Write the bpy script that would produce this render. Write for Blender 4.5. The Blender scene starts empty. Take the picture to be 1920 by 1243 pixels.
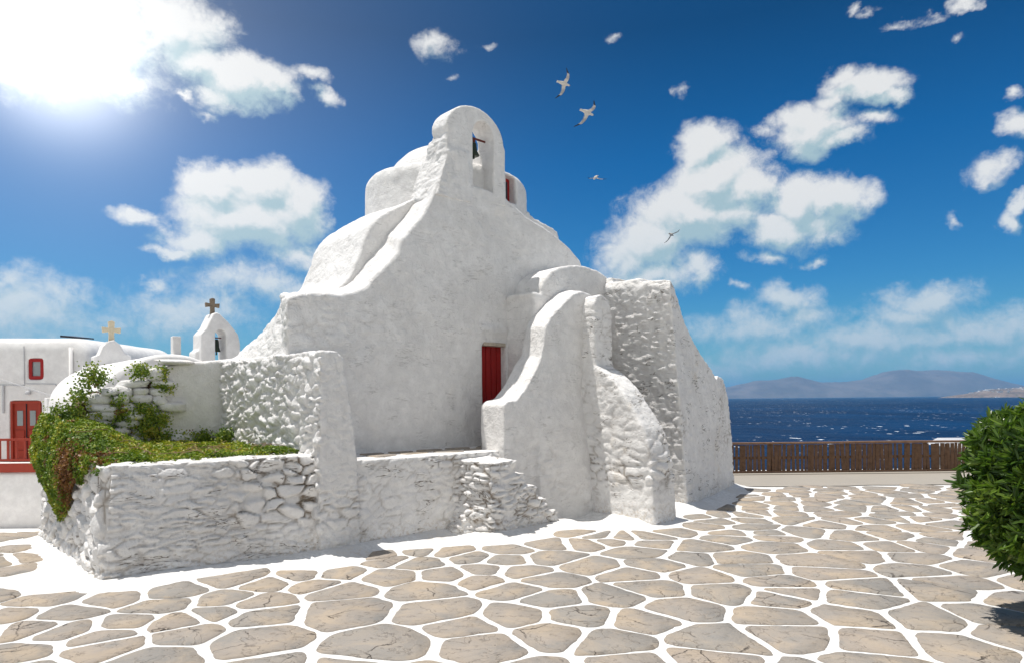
import bpy, bmesh, math, random
import numpy as np
from mathutils import Vector, Matrix

R = math.radians
scene = bpy.context.scene
COL = scene.collection
rng = np.random.default_rng(7)
random.seed(7)

# ---------------------------------------------------------------- camera
CAM_H, FPX, ROLL = 2.3, 1280.0, R(0.55)
cam_d = bpy.data.cameras.new("camera"); cam = bpy.data.objects.new("camera", cam_d); COL.objects.link(cam)
cam_d.sensor_fit = 'HORIZONTAL'; cam_d.sensor_width = 36.0; cam_d.lens = 36.0 * FPX / 1920
cam_d.shift_y = 127.5 / 1920
cam_d.clip_start = 0.1; cam_d.clip_end = 60000
cam.matrix_world = Matrix.Translation((0, 0, CAM_H)) @ Matrix.Rotation(R(90), 4, 'X') @ Matrix.Rotation(-ROLL, 4, 'Z')
scene.camera = cam

# ---------------------------------------------------------------- light
SUN_EL = R(75.5)
sh = Vector((-0.98, 0.18, 0)).normalized()
sun_dir = Vector((sh.x * math.cos(SUN_EL), sh.y * math.cos(SUN_EL), math.sin(SUN_EL)))
sd = bpy.data.lights.new("sun", 'SUN'); sd.energy = 4.0; sd.angle = R(0.5); sd.color = (1.0, 0.965, 0.91)
sun = bpy.data.objects.new("sun", sd); COL.objects.link(sun)
sun.rotation_euler = (-sun_dir).to_track_quat('-Z', 'Y').to_euler()
sun.location = (0, 0, 30)

scene.view_settings.view_transform = 'Standard'; scene.view_settings.look = 'None'
scene.view_settings.gamma = 1.0; scene.view_settings.exposure = 0.34
scene.view_settings.use_curve_mapping = False
cy = scene.cycles
cy.use_denoising = True
cy.max_bounces = 6; cy.diffuse_bounces = 4; cy.glossy_bounces = 2; cy.transmission_bounces = 3; cy.volume_bounces = 0
cy.sample_clamp_indirect = 4.0; cy.caustics_reflective = False; cy.caustics_refractive = False

# ---------------------------------------------------------------- node helpers
class NT:
    def __init__(s, tree): s.t = tree; s.n = tree.nodes; s.l = tree.links
    def new(s, typ, **kw):
        n = s.n.new(typ)
        for k, v in kw.items(): setattr(n, k, v)
        return n
    def put(s, sock, v):
        if isinstance(v, bpy.types.NodeSocket): s.l.new(v, sock)
        elif v is not None: sock.default_value = v
    def math(s, op, a, b=None, c=None, clamp=False):
        n = s.new('ShaderNodeMath', operation=op, use_clamp=clamp)
        for i, v in enumerate((a, b, c)):
            if v is not None: s.put(n.inputs[i], v)
        return n.outputs[0]
    def vmath(s, op, a, b=None, c=None):
        n = s.new('ShaderNodeVectorMath', operation=op)
        for i, v in enumerate((a, b, c)):
            if v is not None: s.put(n.inputs[i], v)
        return n.outputs['Value'] if op in ('LENGTH', 'DOT_PRODUCT', 'DISTANCE') else n.outputs[0]
    def mix(s, f, a, b, blend='MIX'):
        n = s.new('ShaderNodeMix', data_type='RGBA', blend_type=blend)
        s.put(n.inputs[0], f); s.put(n.inputs[6], a); s.put(n.inputs[7], b)
        return n.outputs[2]
    def noise(s, vec, scale, detail=3, rough=0.5, dist=0.0):
        n = s.new('ShaderNodeTexNoise'); s.put(n.inputs['Vector'], vec)
        n.inputs['Scale'].default_value = scale; n.inputs['Detail'].default_value = detail
        n.inputs['Roughness'].default_value = rough; n.inputs['Distortion'].default_value = dist
        return n.outputs[0]
    def ramp(s, v, a, b, lo=0.0, hi=1.0, smooth=True):
        n = s.new('ShaderNodeMapRange', interpolation_type='SMOOTHSTEP' if smooth else 'LINEAR')
        s.put(n.inputs[0], v); s.put(n.inputs[1], a); s.put(n.inputs[2], b); s.put(n.inputs[3], lo); s.put(n.inputs[4], hi)
        return n.outputs[0]
    def bump(s, h, strength=1.0, dist=0.01, normal=None):
        n = s.new('ShaderNodeBump'); n.inputs['Strength'].default_value = strength
        n.inputs['Distance'].default_value = dist; s.put(n.inputs['Height'], h)
        if normal is not None: s.put(n.inputs['Normal'], normal)
        return n.outputs[0]
    def xyz(s, v):
        n = s.new('ShaderNodeSeparateXYZ'); s.put(n.inputs[0], v); return n.outputs
    def comb(s, x, y, z):
        n = s.new('ShaderNodeCombineXYZ'); s.put(n.inputs[0], x); s.put(n.inputs[1], y); s.put(n.inputs[2], z); return n.outputs[0]

# ---------------------------------------------------------------- sky
def sky_dir(px, py):            # a bearing and a slope in the sky (radians, tan of elevation)
    u, v = (px - 960) / FPX, (749 - py) / FPX
    u, v = u * math.cos(ROLL) + v * math.sin(ROLL), -u * math.sin(ROLL) + v * math.cos(ROLL)
    return math.atan(u), v / math.sqrt(1 + u * u)

world = bpy.data.worlds.new("World"); scene.world = world; world.use_nodes = True
w = NT(world.node_tree)
for n in list(w.n): w.n.remove(n)
out = w.new('ShaderNodeOutputWorld'); bg = w.new('ShaderNodeBackground'); w.l.new(bg.outputs[0], out.inputs[0])
SKY_K = 0.10
bg.inputs[1].default_value = SKY_K
sky = w.new('ShaderNodeTexSky'); sky.sky_type = 'NISHITA'; sky.sun_disc = False
sky.sun_elevation = SUN_EL; sky.sun_rotation = math.atan2(sun_dir.x, sun_dir.y)
sky.altitude = 0; sky.air_density = 1.0; sky.dust_density = 0.4; sky.ozone_density = 3.0
tc = w.new('ShaderNodeTexCoord'); D = tc.outputs['Generated']
dx, dy, dz = w.xyz(D)
az = w.math('ARCTAN2', dx, dy)
hyp = w.math('SQRT', w.math('ADD', w.math('MULTIPLY', dx, dx), w.math('MULTIPLY', dy, dy)))
te = w.math('DIVIDE', dz, w.math('MAXIMUM', hyp, 0.02))
AT = w.comb(az, te, 0.0)
# (px, py, rx, ry, opacity) of each cloud puff
PUFFS = [
 (130,30,250,120,1.1),(330,50,105,85,1.1),(60,130,110,70,.7),(230,150,100,55,.62),(380,120,70,45,1.0),
 (450,150,105,55,1.1),(505,160,60,42,1.1),(420,185,60,26,.9),(583,150,40,16,.7),(615,182,26,12,.62),(345,178,22,10,.6),(385,208,24,12,.55),
 (420,350,90,60,1.3),(500,350,70,58,1.3),(560,395,62,62,1.2),(450,405,135,62,1.4),(370,445,95,34,1.0),(320,462,60,14,.8),(440,320,50,30,1.0),
 (565,475,75,34,.75),(245,403,48,20,.85),(450,525,120,48,.62),(340,590,150,60,.62),(60,600,190,80,.62),(110,560,90,40,.55),(310,528,34,12,.5),(30,540,60,40,.55),(560,540,120,40,.55),
 (820,88,42,26,.62),(850,148,14,7,.38),(1145,77,20,9,.36),(1287,168,14,13,.44),(905,80,16,8,.32),
 (1325,275,72,50,1.3),(1335,340,100,74,1.5),(1290,400,110,82,1.5),(1225,450,100,62,1.1),(1180,480,70,60,.8),(1215,515,110,46,.8),(1310,510,48,34,.8),(1405,350,60,46,1.1),(1360,400,90,50,1.1),
 (1505,380,80,54,1.3),(1570,380,66,44,1.2),(1450,425,90,40,1.0),(1530,425,90,34,.85),(1440,482,44,14,.6),(1525,478,26,12,.55),
 (1520,245,80,56,1.25),(1500,220,52,36,1.1),(1570,268,54,24,.9),(1625,165,90,34,1.05),(1675,180,42,22,.95),(1570,150,44,22,.9),(1630,228,42,18,.7),(1440,245,24,14,.55),(1560,190,40,20,.7),
 (1895,240,46,30,.9),(1900,180,24,12,.7),(1865,320,50,28,.75),(1797,405,20,16,.52),(1912,410,30,34,.95),(1930,380,30,24,.9),(1808,2,36,14,.85),(1616,14,14,14,.46),(1705,32,36,8,.36),(1645,20,22,7,.33),(1755,28,30,8,.34),(1795,72,18,12,.38),(1860,330,20,20,.6),
 (1470,560,60,42,.72),(1500,600,60,34,.65),(1385,540,20,12,.5),(1740,560,100,36,.75),(1700,590,80,30,.66),(1440,620,180,44,.62),(1640,630,240,44,.64),(1860,610,190,50,.66),(1500,672,260,36,.56),(1820,668,240,44,.56),(80,660,240,50,.5),(1340,690,140,30,.5),
 # beyond the photograph's edges
 (-420,300,160,90,1.2),(-700,120,240,100,1.1),(2300,260,200,110,1.3),(2700,480,260,90,1.0),(2500,60,180,80,1.0),(-500,560,280,60,.7),
]
warp1 = w.new('ShaderNodeTexNoise'); w.put(warp1.inputs['Vector'], AT); warp1.inputs['Scale'].default_value = 11; warp1.inputs['Detail'].default_value = 7; warp1.inputs['Roughness'].default_value = .6
wv = w.vmath('MULTIPLY', w.vmath('SUBTRACT', warp1.outputs['Color'], (0.5, 0.5, 0.5)), (0.10, 0.075, 0.0))
P_a = w.vmath('ADD', AT, wv)
P_b = w.vmath('ADD', P_a, (-0.006, 0.022, 0.0))
def field(P):
    acc = None
    for (px, py, rx, ry, s) in PUFFS:
        a, t = sky_dir(px, py); k = math.cos(a)
        sx, sy = FPX / (rx * 1.22) , FPX / (ry * 1.22)
        sx /= max(0.35, k * k); sy /= max(.5, k)
        v = w.vmath('MULTIPLY_ADD', P, (sx, sy, 0.0), (-a * sx, -t * sy, 0.0))
        f = w.math('MULTIPLY_ADD', w.vmath('LENGTH', v), -s, s)
        acc = f if acc is None else w.math('SMOOTH_MAX', acc, f, 0.12)
    return acc
F_a = field(P_a); F_b = field(P_b)
bil = w.noise(AT, 26, 8, .62, .3)
bil2 = w.noise(w.vmath('ADD', AT, (-0.004, 0.012, 0.0)), 26, 8, .62, .3)
dens = w.math('ADD', F_a, w.math('MULTIPLY', w.math('SUBTRACT', bil, 0.5), 0.85))
dens = w.math('ADD', dens, w.math('MULTIPLY', w.math('SUBTRACT', w.noise(AT, 75, 6, .65, .8), 0.5), 0.42))
alpha = w.ramp(dens, -0.02, 0.66)
alpha = w.math('MULTIPLY', alpha, w.ramp(F_a, -0.05, 0.10))
# lit top, shaded underside: less cloud towards the sun = brighter
lit = w.math('ADD', w.math('MULTIPLY', w.math('SUBTRACT', F_a, F_b), 1.9), w.math('MULTIPLY', w.math('SUBTRACT', bil, bil2), 1.7))
lit = w.math('ADD', lit, w.math('MULTIPLY', F_a, -0.10))
litf = w.ramp(lit, -0.85, 0.42)
ccol = w.mix(litf, (0.33/SKY_K, 0.45/SKY_K, 0.49/SKY_K, 1), (0.68/SKY_K, 0.68/SKY_K, 0.67/SKY_K, 1))
# low clouds lose contrast through the air
lowf = w.ramp(te, 0.0, 0.30, 0.55, 0.0)
ccol = w.mix(lowf, ccol, (0.24/SKY_K, 0.41/SKY_K, 0.52/SKY_K, 1))
# the sky itself: Nishita, deepened to the clear summer blue
sk = w.new('ShaderNodeHueSaturation'); w.put(sk.inputs['Color'], sky.outputs[0]); sk.inputs['Saturation'].default_value = 1.25; sk.inputs['Value'].default_value = 1.0
tr_ = w.new('ShaderNodeValToRGB'); w.put(tr_.inputs[0], te); e_ = tr_.color_ramp.elements
e_[0].position = 0.0; e_[0].color = (.40, .70, .80, 1); e_[1].position = 1.0; e_[1].color = (.12, .34, .42, 1)
q_ = e_.new(.16); q_.color = (.16, .56, .76, 1); q_ = e_.new(.34); q_.color = (.015, .43, .64, 1); q_ = e_.new(.53); q_.color = (.0, .25, .37, 1)
skc = w.mix(1.0, sk.outputs[0], tr_.outputs[0], 'MULTIPLY')
base = w.mix(w.math('MULTIPLY', alpha, 0.97), skc, ccol)
# unseen broken cloud, added behind the viewer as neutral fill for the shaded gable
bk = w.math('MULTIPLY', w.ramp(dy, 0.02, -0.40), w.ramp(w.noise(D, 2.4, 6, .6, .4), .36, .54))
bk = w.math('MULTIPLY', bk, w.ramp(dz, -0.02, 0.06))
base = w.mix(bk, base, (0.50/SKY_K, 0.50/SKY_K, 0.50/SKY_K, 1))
# bright veil where the clouds glare, upper left
ga, gt = sky_dir(110, 100)
gd = Vector((math.sin(ga), math.cos(ga), gt)).normalized()
dt = w.math('MAXIMUM', w.vmath('DOT_PRODUCT', D, tuple(gd)), 0.0)
g1 = w.math('ADD', w.math('MULTIPLY', w.math('POWER', dt, 420.0), 1.0), w.math('MULTIPLY', w.math('POWER', dt, 90.0), .14))
g2 = w.math('MULTIPLY', w.math('POWER', dt, 14.0), 0.10)
glow = w.math('DIVIDE', w.math('ADD', g1, g2), SKY_K)
glowc = w.mix(1.0, w.comb(glow, glow, glow), (1.0, 0.99, 0.96, 1), 'MULTIPLY')
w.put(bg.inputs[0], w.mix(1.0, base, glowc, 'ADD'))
world.cycles.sampling_method = 'MANUAL'; world.cycles.sample_map_resolution = 512

# ---------------------------------------------------------------- object helpers
P0 = (-2.6, 11.9); ANG = R(43); CA, SA = math.cos(ANG), math.sin(ANG)
def st2w(s, t, z=0.0): return (P0[0] + s * CA + t * SA, P0[1] + s * SA - t * CA, z)
def w2st(x, y):
    a, b = x - P0[0], y - P0[1]; return a * CA + b * SA, a * SA - b * CA

def tag(o, label=None, cat=None, group=None, kind=None):
    if label: o['label'] = label
    if cat: o['category'] = cat
    if group: o['group'] = group
    if kind: o['kind'] = kind
    return o
def empty(name, loc, rz, label, cat, group=None):
    o = bpy.data.objects.new(name, None); COL.objects.link(o); o.location = loc; o.rotation_euler = (0, 0, rz)
    o.empty_display_size = .3
    return tag(o, label, cat, group)
def link(name, me, mat, parent=None, loc=(0, 0, 0), rz=0.0, smooth=True):
    o = bpy.data.objects.new(name, me); COL.objects.link(o)
    for m in (mat if isinstance(mat, (list, tuple)) else [mat]): me.materials.append(m)
    o.location = loc; o.rotation_euler = (0, 0, rz)
    if parent: o.parent = parent
    me.shade_smooth() if smooth else me.shade_flat()
    return o

# a builder of simple closed shapes; coordinates are plain x, y, z
class Shape:
    def __init__(s): s.v = []; s.f = []
    def add(s, vs, fs):
        b = len(s.v); s.v += [tuple(map(float, v)) for v in vs]; s.f += [tuple(i + b for i in f) for f in fs]; return s
    def box(s, x0, x1, y0, y1, z0, z1):
        v = [(x, y, z) for z in (z0, z1) for (x, y) in ((x0, y0), (x1, y0), (x1, y1), (x0, y1))]
        return s.add(v, [(3, 2, 1, 0), (4, 5, 6, 7), (0, 1, 5, 4), (1, 2, 6, 5), (2, 3, 7, 6), (3, 0, 4, 7)])
    def loft(s, A, B):      # two rings of equal length
        n = len(A)
        return s.add(list(A) + list(B), [tuple(range(n))[::-1], tuple(range(n, 2 * n))] + [(i, (i + 1) % n, n + (i + 1) % n, n + i) for i in range(n)])
    def rings(s, rs):
        n = len(rs[0]); v = [p for r in rs for p in r]; f = [tuple(range(n))[::-1], tuple(range(len(v) - n, len(v)))]
        for k in range(len(rs) - 1):
            for i in range(n): f.append((k * n + i, k * n + (i + 1) % n, (k + 1) * n + (i + 1) % n, (k + 1) * n + i))
        return s.add(v, f)
    def prism(s, poly, t0, t1, poly2=None):      # outline in (s, z), depth in t;  local y = -t
        return s.loft([(a, -t0, z) for a, z in poly], [(a, -t1, z) for a, z in (poly2 or poly)])
    def slab(s, poly, z0, z1, poly2=None):       # footprint in (s, t)
        return s.loft([(a, -t, z0) for a, t in poly], [(a, -t, z1) for a, t in (poly2 or poly)])
    def lathe(s, prof, seg=24, c=(0, 0, 0)):
        return s.rings([[(c[0] + r * math.cos(2 * math.pi * i / seg), c[1] + r * math.sin(2 * math.pi * i / seg), c[2] + z) for i in range(seg)] for r, z in prof])
    def tube(s, pts, r, seg=8):
        rs = []; rr = r if isinstance(r, (list, tuple)) else [r] * len(pts)
        for i, p in enumerate(pts):
            p = Vector(p); d = (Vector(pts[min(i + 1, len(pts) - 1)]) - Vector(pts[max(i - 1, 0)])).normalized()
            a = d.orthogonal().normalized() if abs(d.z) > .9 else d.cross(Vector((0, 0, 1))).normalized(); b = d.cross(a)
            rs.append([tuple(p + (a * math.cos(2 * math.pi * k / seg) + b * math.sin(2 * math.pi * k / seg)) * rr[i]) for k in range(seg)])
        return s.rings(rs)
    def ball(s, c, r, seg=10, sq=(1, 1, 1)):
        rs = []
        for k in range(1, seg):
            th = math.pi * k / seg; rs.append([(c[0] + r * sq[0] * math.sin(th) * math.cos(2 * math.pi * i / seg), c[1] + r * sq[1] * math.sin(th) * math.sin(2 * math.pi * i / seg), c[2] - r * sq[2] * math.cos(th)) for i in range(seg)])
        return s.rings(rs)
    def mesh(s, name="mesh"):
        bm = bmesh.new(); vs = [bm.verts.new(v) for v in s.v]
        for f in s.f:
            try: bm.faces.new([vs[i] for i in f])
            except ValueError: pass
        bmesh.ops.recalc_face_normals(bm, faces=bm.faces[:])
        me = bpy.data.meshes.new(name); bm.to_mesh(me); bm.free(); return me
    def obj(s, name, mat, parent=None, bevel=0.0, smooth=False, loc=(0, 0, 0), rz=0.0):
        me = s.mesh(name)
        if bevel:
            bm = bmesh.new(); bm.from_mesh(me)
            ed = [e for e in bm.edges if len(e.link_faces) == 2 and e.calc_face_angle(0) > .5]
            bmesh.ops.bevel(bm, geom=ed, offset=bevel, segments=2, affect='EDGES', profile=.5)
            bm.to_mesh(me); bm.free()
        return link(name, me, mat, parent, loc, rz, smooth)

# ---------------------------------------------------------------- vectorised noise
def _h(ix, iy, iz, seed):
    with np.errstate(over='ignore'):
        h = (ix.astype(np.uint32) * np.uint32(374761393) + iy.astype(np.uint32) * np.uint32(668265263) + iz.astype(np.uint32) * np.uint32(2147483647) + np.uint32(seed * 974711 & 0xffffffff))
        h = (h ^ (h >> np.uint32(13))) * np.uint32(1274126177); h = (h ^ (h >> np.uint32(16))) * np.uint32(2246822519); h = h ^ (h >> np.uint32(15))
    return h.astype(np.float64) / 4294967296.0
def vnoise(p, seed=0):
    i = np.floor(p).astype(np.int64); f = p - i; f = f * f * (3 - 2 * f); r = 0
    for a in (0, 1):
        for b in (0, 1):
            for c in (0, 1):
                wgt = (f[:, 0] if a else 1 - f[:, 0]) * (f[:, 1] if b else 1 - f[:, 1]) * (f[:, 2] if c else 1 - f[:, 2])
                r = r + wgt * _h(i[:, 0] + a, i[:, 1] + b, i[:, 2] + c, seed)
    return r * 2 - 1
def fbm(p, octv=3, seed=0, gain=.5):
    r = 0; a = 1.0; tot = 0
    for k in range(octv): r = r + a * vnoise(p * (2.03 ** k) + 17.3 * k, seed + k); tot += a; a *= gain
    return r / tot
def worley(p, seed=0, jit=.85, vec=False):
    i = np.floor(p).astype(np.int64); f1 = np.full(len(p), 9.); f2 = np.full(len(p), 9.); idv = np.zeros(len(p)); dv = np.zeros((len(p), 3))
    for a in (-1, 0, 1):
        for b in (-1, 0, 1):
            for c in (-1, 0, 1):
                x, y, z = i[:, 0] + a, i[:, 1] + b, i[:, 2] + c
                q = np.stack([x + .5 + jit * (_h(x, y, z, seed) - .5), y + .5 + jit * (_h(x, y, z, seed + 1) - .5), z + .5 + jit * (_h(x, y, z, seed + 2) - .5)], 1)
                d = np.sqrt(((q - p) ** 2).sum(1)); near = d < f1
                f2 = np.where(near, f1, np.minimum(f2, d)); f1 = np.where(near, d, f1); dv = np.where(near[:, None], p - q, dv); idv = np.where(near, _h(x, y, z, seed + 5), idv)
    return (f1, f2, idv, dv) if vec else (f1, f2, idv)
def sstep(x, a, b): t = np.clip((x - a) / (b - a), 0, 1); return t * t * (3 - 2 * t)
def stones(p, cell, seed=0, warp=.25, edge=.35):
    """stone relief -0.6..~0.7 and crevice mask 0..1"""
    q = p / np.array(cell); q = q + warp * np.stack([fbm(p * 3.1 + 9, 2, seed + 31), fbm(p * 3.1 + 31, 2, seed + 32), fbm(p * 3.1 + 71, 2, seed + 33)], 1) * 1.6
    f1, f2, idv, dv = worley(q, seed, vec=True); e = f2 - f1
    a = idv * 251.0; tilt = dv[:, 0] * np.cos(a) + dv[:, 1] * np.sin(a * 1.7) + dv[:, 2] * np.sin(a)   # each stone's face leans its own way
    return sstep(e, 0, edge) * (.72 + .5 * idv + .75 * tilt) - .6, 1 - sstep(e, 0.0, .14), idv

# ---------------------------------------------------------------- solid: union of shapes -> voxel skin -> worn, displaced plaster
def apply_mods(me, mods):
    o = bpy.data.objects.new("tmp", me); COL.objects.link(o)
    extra = []
    for typ, kw in mods:
        m = o.modifiers.new("m", typ)
        for k, v in kw.items():
            if k == 'cut':
                c = bpy.data.objects.new("cut", v); COL.objects.link(c); extra.append(c); m.object = c
            else: setattr(m, k, v)
    dg = bpy.context.evaluated_depsgraph_get(); dg.update()
    r = bpy.data.meshes.new_from_object(o.evaluated_get(dg))
    for c in extra: bpy.data.objects.remove(c)
    bpy.data.objects.remove(o)
    return r
def vco(me):
    a = np.empty(len(me.vertices) * 3); me.vertices.foreach_get('co', a); return a.reshape(-1, 3)
def vno(me):
    a = np.empty(len(me.vertices) * 3, dtype=np.float32); me.vertex_normals.foreach_get('vector', a); return a.reshape(-1, 3).astype(float)
def solid(shape, voxel, smooth=3, disp=None, cut=None, cutsmooth=2):
    me = shape.mesh() if isinstance(shape, Shape) else shape
    me = apply_mods(me, [('REMESH', dict(mode='VOXEL', voxel_size=voxel))])
    def relax(me, it):
        e = np.empty(len(me.edges) * 2, dtype=np.int64); me.edges.foreach_get('vertices', e); e = e.reshape(-1, 2)
        co = vco(me); cnt = np.bincount(e.ravel(), minlength=len(co)).astype(float)[:, None]; cnt[cnt == 0] = 1
        for _ in range(it):
            acc = np.stack([np.bincount(e[:, 0], co[e[:, 1], k], len(co)) + np.bincount(e[:, 1], co[e[:, 0], k], len(co)) for k in range(3)], 1)
            co = co * .4 + .6 * acc / cnt
        me.vertices.foreach_set('co', co.ravel()); me.update()
    relax(me, smooth)
    if cut is not None:
        me = apply_mods(me, [('BOOLEAN', dict(operation='DIFFERENCE', solver='EXACT', cut=cut.mesh())), ('REMESH', dict(mode='VOXEL', voxel_size=voxel))])
        relax(me, cutsmooth)
    g = np.zeros(len(me.vertices))
    if disp:
        co = vco(me); no = vno(me); d, g = disp(co, no)
        co = co + no * np.asarray(d)[:, None]; me.vertices.foreach_set('co', co.ravel()); me.update()
    at = me.attributes.new('grime', 'FLOAT', 'POINT'); at.data.foreach_set('value', np.clip(np.asarray(g), 0, 1).astype(np.float32))
    return me
def soft(al=.02, asm=.006, seed=0):
    return lambda p, n: (al * fbm(p * 1.3, 3, seed) + asm * fbm(p * 7, 3, seed + 9), np.zeros(len(p)))

# ---------------------------------------------------------------- materials
def new_mat(name):
    m = bpy.data.materials.new(name); m.use_nodes = True; t = NT(m.node_tree)
    b = t.n['Principled BSDF']; return m, t, b
def simple(name, col, rough=.6, var=.12, scale=8, bump=.003, metal=0.0, spec=.3):
    m, t, b = new_mat(name); o = t.new('ShaderNodeTexCoord').outputs['Object']
    n = t.noise(o, scale, 5, .6)
    t.put(b.inputs['Base Color'], t.mix(n, tuple(c * (1 - var * 1.6) for c in col) + (1,), tuple(min(1, c * (1 + var)) for c in col) + (1,)))
    b.inputs['Roughness'].default_value = rough; b.inputs['Metallic'].default_value = metal; b.inputs['Specular IOR Level'].default_value = spec
    if bump: t.put(b.inputs['Normal'], t.bump(t.noise(o, scale * 5, 4, .6), 1, bump))
    return m
def plaster(name, warm=.25, grime=.8, bumpd=.012, spots=0.0, seedv=0.0, slits=0.0):
    m, t, b = new_mat(name)
    g = t.new('ShaderNodeNewGeometry').outputs['Position']; p = t.vmath('ADD', g, (seedv, seedv * 1.7, 0))
    big = t.noise(p, 0.9, 5, .6); mid = t.noise(p, 4.5, 6, .65); fine = t.noise(p, 22, 5, .6)
    col = t.mix(t.ramp(mid, .35, .7), (.755, .735, .715, 1), (.86, .84, .815, 1))
    # old warm wash-worn stains with their own outline
    st_ = t.math('MULTIPLY', t.ramp(big, .56, .72), t.ramp(mid, .42, .62))
    col = t.mix(t.math('MULTIPLY', st_, warm), col, (.62, .53, .41, 1))
    zz = t.xyz(g)[2]
    low = t.math('MULTIPLY', t.ramp(t.math('ADD', zz, t.math('MULTIPLY', big, .5)), .75, .25), t.ramp(fine, .48, .62))
    col = t.mix(t.math('MULTIPLY', low, warm * .8), col, (.55, .46, .36, 1))
    at = t.new('ShaderNodeAttribute', attribute_name='grime').outputs['Fac']
    gm = t.math('MULTIPLY', t.math('MULTIPLY', at, t.ramp(t.noise(p, 2.3, 4, .6), .42, .58)), grime)
    col = t.mix(gm, col, (.23, .18, .13, 1))
    wide = t.noise(t.vmath('MULTIPLY', p, (.45, .45, .7)), 1.0, 6, .62, .8)
    col = t.mix(t.math('MULTIPLY', t.ramp(wide, .50, .62), .30), col, (.66, .64, .615, 1))
    if slits:      # open bed joints where the limewash has cracked away
        sl_ = t.math('ABSOLUTE', t.math('SUBTRACT', t.noise(t.vmath('MULTIPLY', p, (1.1, 1.1, 6.5)), 1.0, 4, .6, .5), .5))
        sm = t.math('MULTIPLY', t.ramp(sl_, .016, .004), t.ramp(t.noise(p, 2.1, 3, .6), .50, .60))
        col = t.mix(t.math('MULTIPLY', sm, slits), col, (.15, .125, .10, 1))
    if spots:
        vr = t.new('ShaderNodeTexVoronoi', feature='F1'); t.put(vr.inputs['Vector'], t.vmath('MULTIPLY', p, (1, 1, .55))); vr.inputs['Scale'].default_value = 9
        sp = t.math('MULTIPLY', t.ramp(vr.outputs['Distance'], .17, .07), t.ramp(t.noise(p, 1.6, 3, .6), .53, .66))
        col = t.mix(t.math('MULTIPLY', sp, spots), col, (.16, .13, .10, 1))
    t.put(b.inputs['Base Color'], col); b.inputs['Roughness'].default_value = .9; b.inputs['Specular IOR Level'].default_value = .15
    h = t.math('ADD', t.math('MULTIPLY', t.noise(p, 9, 6, .62, .4), 1.0), t.math('MULTIPLY', t.noise(p, 38, 4, .6), .28))
    t.put(b.inputs['Normal'], t.bump(h, 1.0, bumpd))
    return m
M = {}
M['plaster'] = plaster('lime plaster', .16, .35, .042, slits=.28)
M['rough'] = plaster('rough limewash', .40, .75, .045, seedv=3.1)
M['masonry'] = plaster('limewashed masonry', .75, 1.0, .035, .5, seedv=7.7, slits=.85)
M['far'] = plaster('clean limewash', .05, .2, .006, seedv=1.3)
M['red'] = simple('red door paint', (.34, .012, .010), .45, .2, 6, .002)
M['brickred'] = simple('faded red paint', (.36, .045, .022), .5, .15, 6, .002)
M['bronze'] = simple('bell bronze', (.045, .06, .045), .45, .3, 10, .002, .7)
M['iron'] = simple('painted iron bar', (.13, .025, .02), .6, .3, 10, .001)
M['lintel'] = simple('weathered lintel stone', (.52, .45, .36), .85, .3, 12, .006)
M['greystone'] = simple('weathered grey stone cross', (.27, .21, .15), .85, .35, 14, .006)
M['creamstone'] = simple('cream stone cross', (.74, .64, .46), .85, .15, 14, .004)
M['glass'] = simple('dull window glass', (.30, .33, .33), .15, .1, 3, 0, 0, .6)
M['grey'] = simple('grey pipe', (.55, .55, .56), .5, .1)
M['black'] = simple('dark panel', (.02, .025, .035), .3, .1)
M['soil'] = simple('dry soil and roots', (.13, .085, .05), .95, .5, 14, .02)
M['bark'] = simple('bark', (.30, .20, .12), .9, .4, 18, .01)
HAZE = True

# ---------------------------------------------------------------- ground and paving
FOOT = [(-4.2,.8),(-1.3,1.15),(-.8,1.18),(1.15,1.25),(1.2,2.05),(3.1,2.05),(3.1,1.45),(4.0,1.45),(4.05,2.85),(4.85,2.85),(5.0,2.3),(6.0,2.68),(10.0,1.5),(10.0,-2.0),(5.6,-4.3),(1.6,-4.3),(-4.1,-3.6)]
FOOTW = np.array([st2w(s, t)[:2] for s, t in FOOT])
def foot_dist(P):
    P = np.asarray(P, float); A = FOOTW; B = np.roll(A, -1, 0); best = np.full(len(P), 1e9); inside = np.zeros(len(P), bool)
    for a, b in zip(A, B):
        ab = b - a; u = np.clip(((P - a) @ ab) / (ab @ ab), 0, 1); best = np.minimum(best, np.hypot(*(P - a - u[:, None] * ab).T))
        c = ((a[1] > P[:, 1]) != (b[1] > P[:, 1])) & (P[:, 0] < (b[0] - a[0]) * (P[:, 1] - a[1]) / (b[1] - a[1] + 1e-12) + a[0]); inside ^= c
    return np.where(inside, -best, best)
def gz(x, y):
    x = np.asarray(x, float); y = np.asarray(y, float)
    left = sstep(-x, 4.5, 8.0)
    z = -np.clip((y - 11.6) * .155, 0, 1.25) * left
    z = z - 14 * sstep(y, 21.6 + 40 * sstep(-x, -2, 3), 30 + 45 * sstep(-x, -2, 3))
    return z
def lines(segs):
    o = []
    for a, b, st in segs: o += list(np.arange(a, b - 1e-6, st))
    return np.array(o + [segs[-1][1]])
gx = lines([(-90, -16, 4), (-16, -9, .5), (-9, 8, .12), (8, 20, .6), (20, 60, 4)]); gy = lines([(-30, 4, 2), (4, 7.5, .35), (7.5, 18.2, .12), (18.2, 32, .5), (32, 80, 3)])
GX, GY = np.meshgrid(gx, gy); P = np.stack([GX.ravel(), GY.ravel()], 1)
fd = foot_dist(P); nz = fbm(np.c_[P * .9, np.zeros(len(P))], 3, 3); nz2 = fbm(np.c_[P * 5, np.zeros(len(P))], 2, 13)
Z = gz(P[:, 0], P[:, 1]) + np.where(fd > 0, .13 * np.exp(-(np.maximum(fd, 0) / .17) ** 1.3), .13) * (.8 + .5 * nz) + .006 * nz2 * (fd < 1)
nx, ny = len(gx), len(gy); idx = np.arange(nx * ny).reshape(ny, nx)
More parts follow.
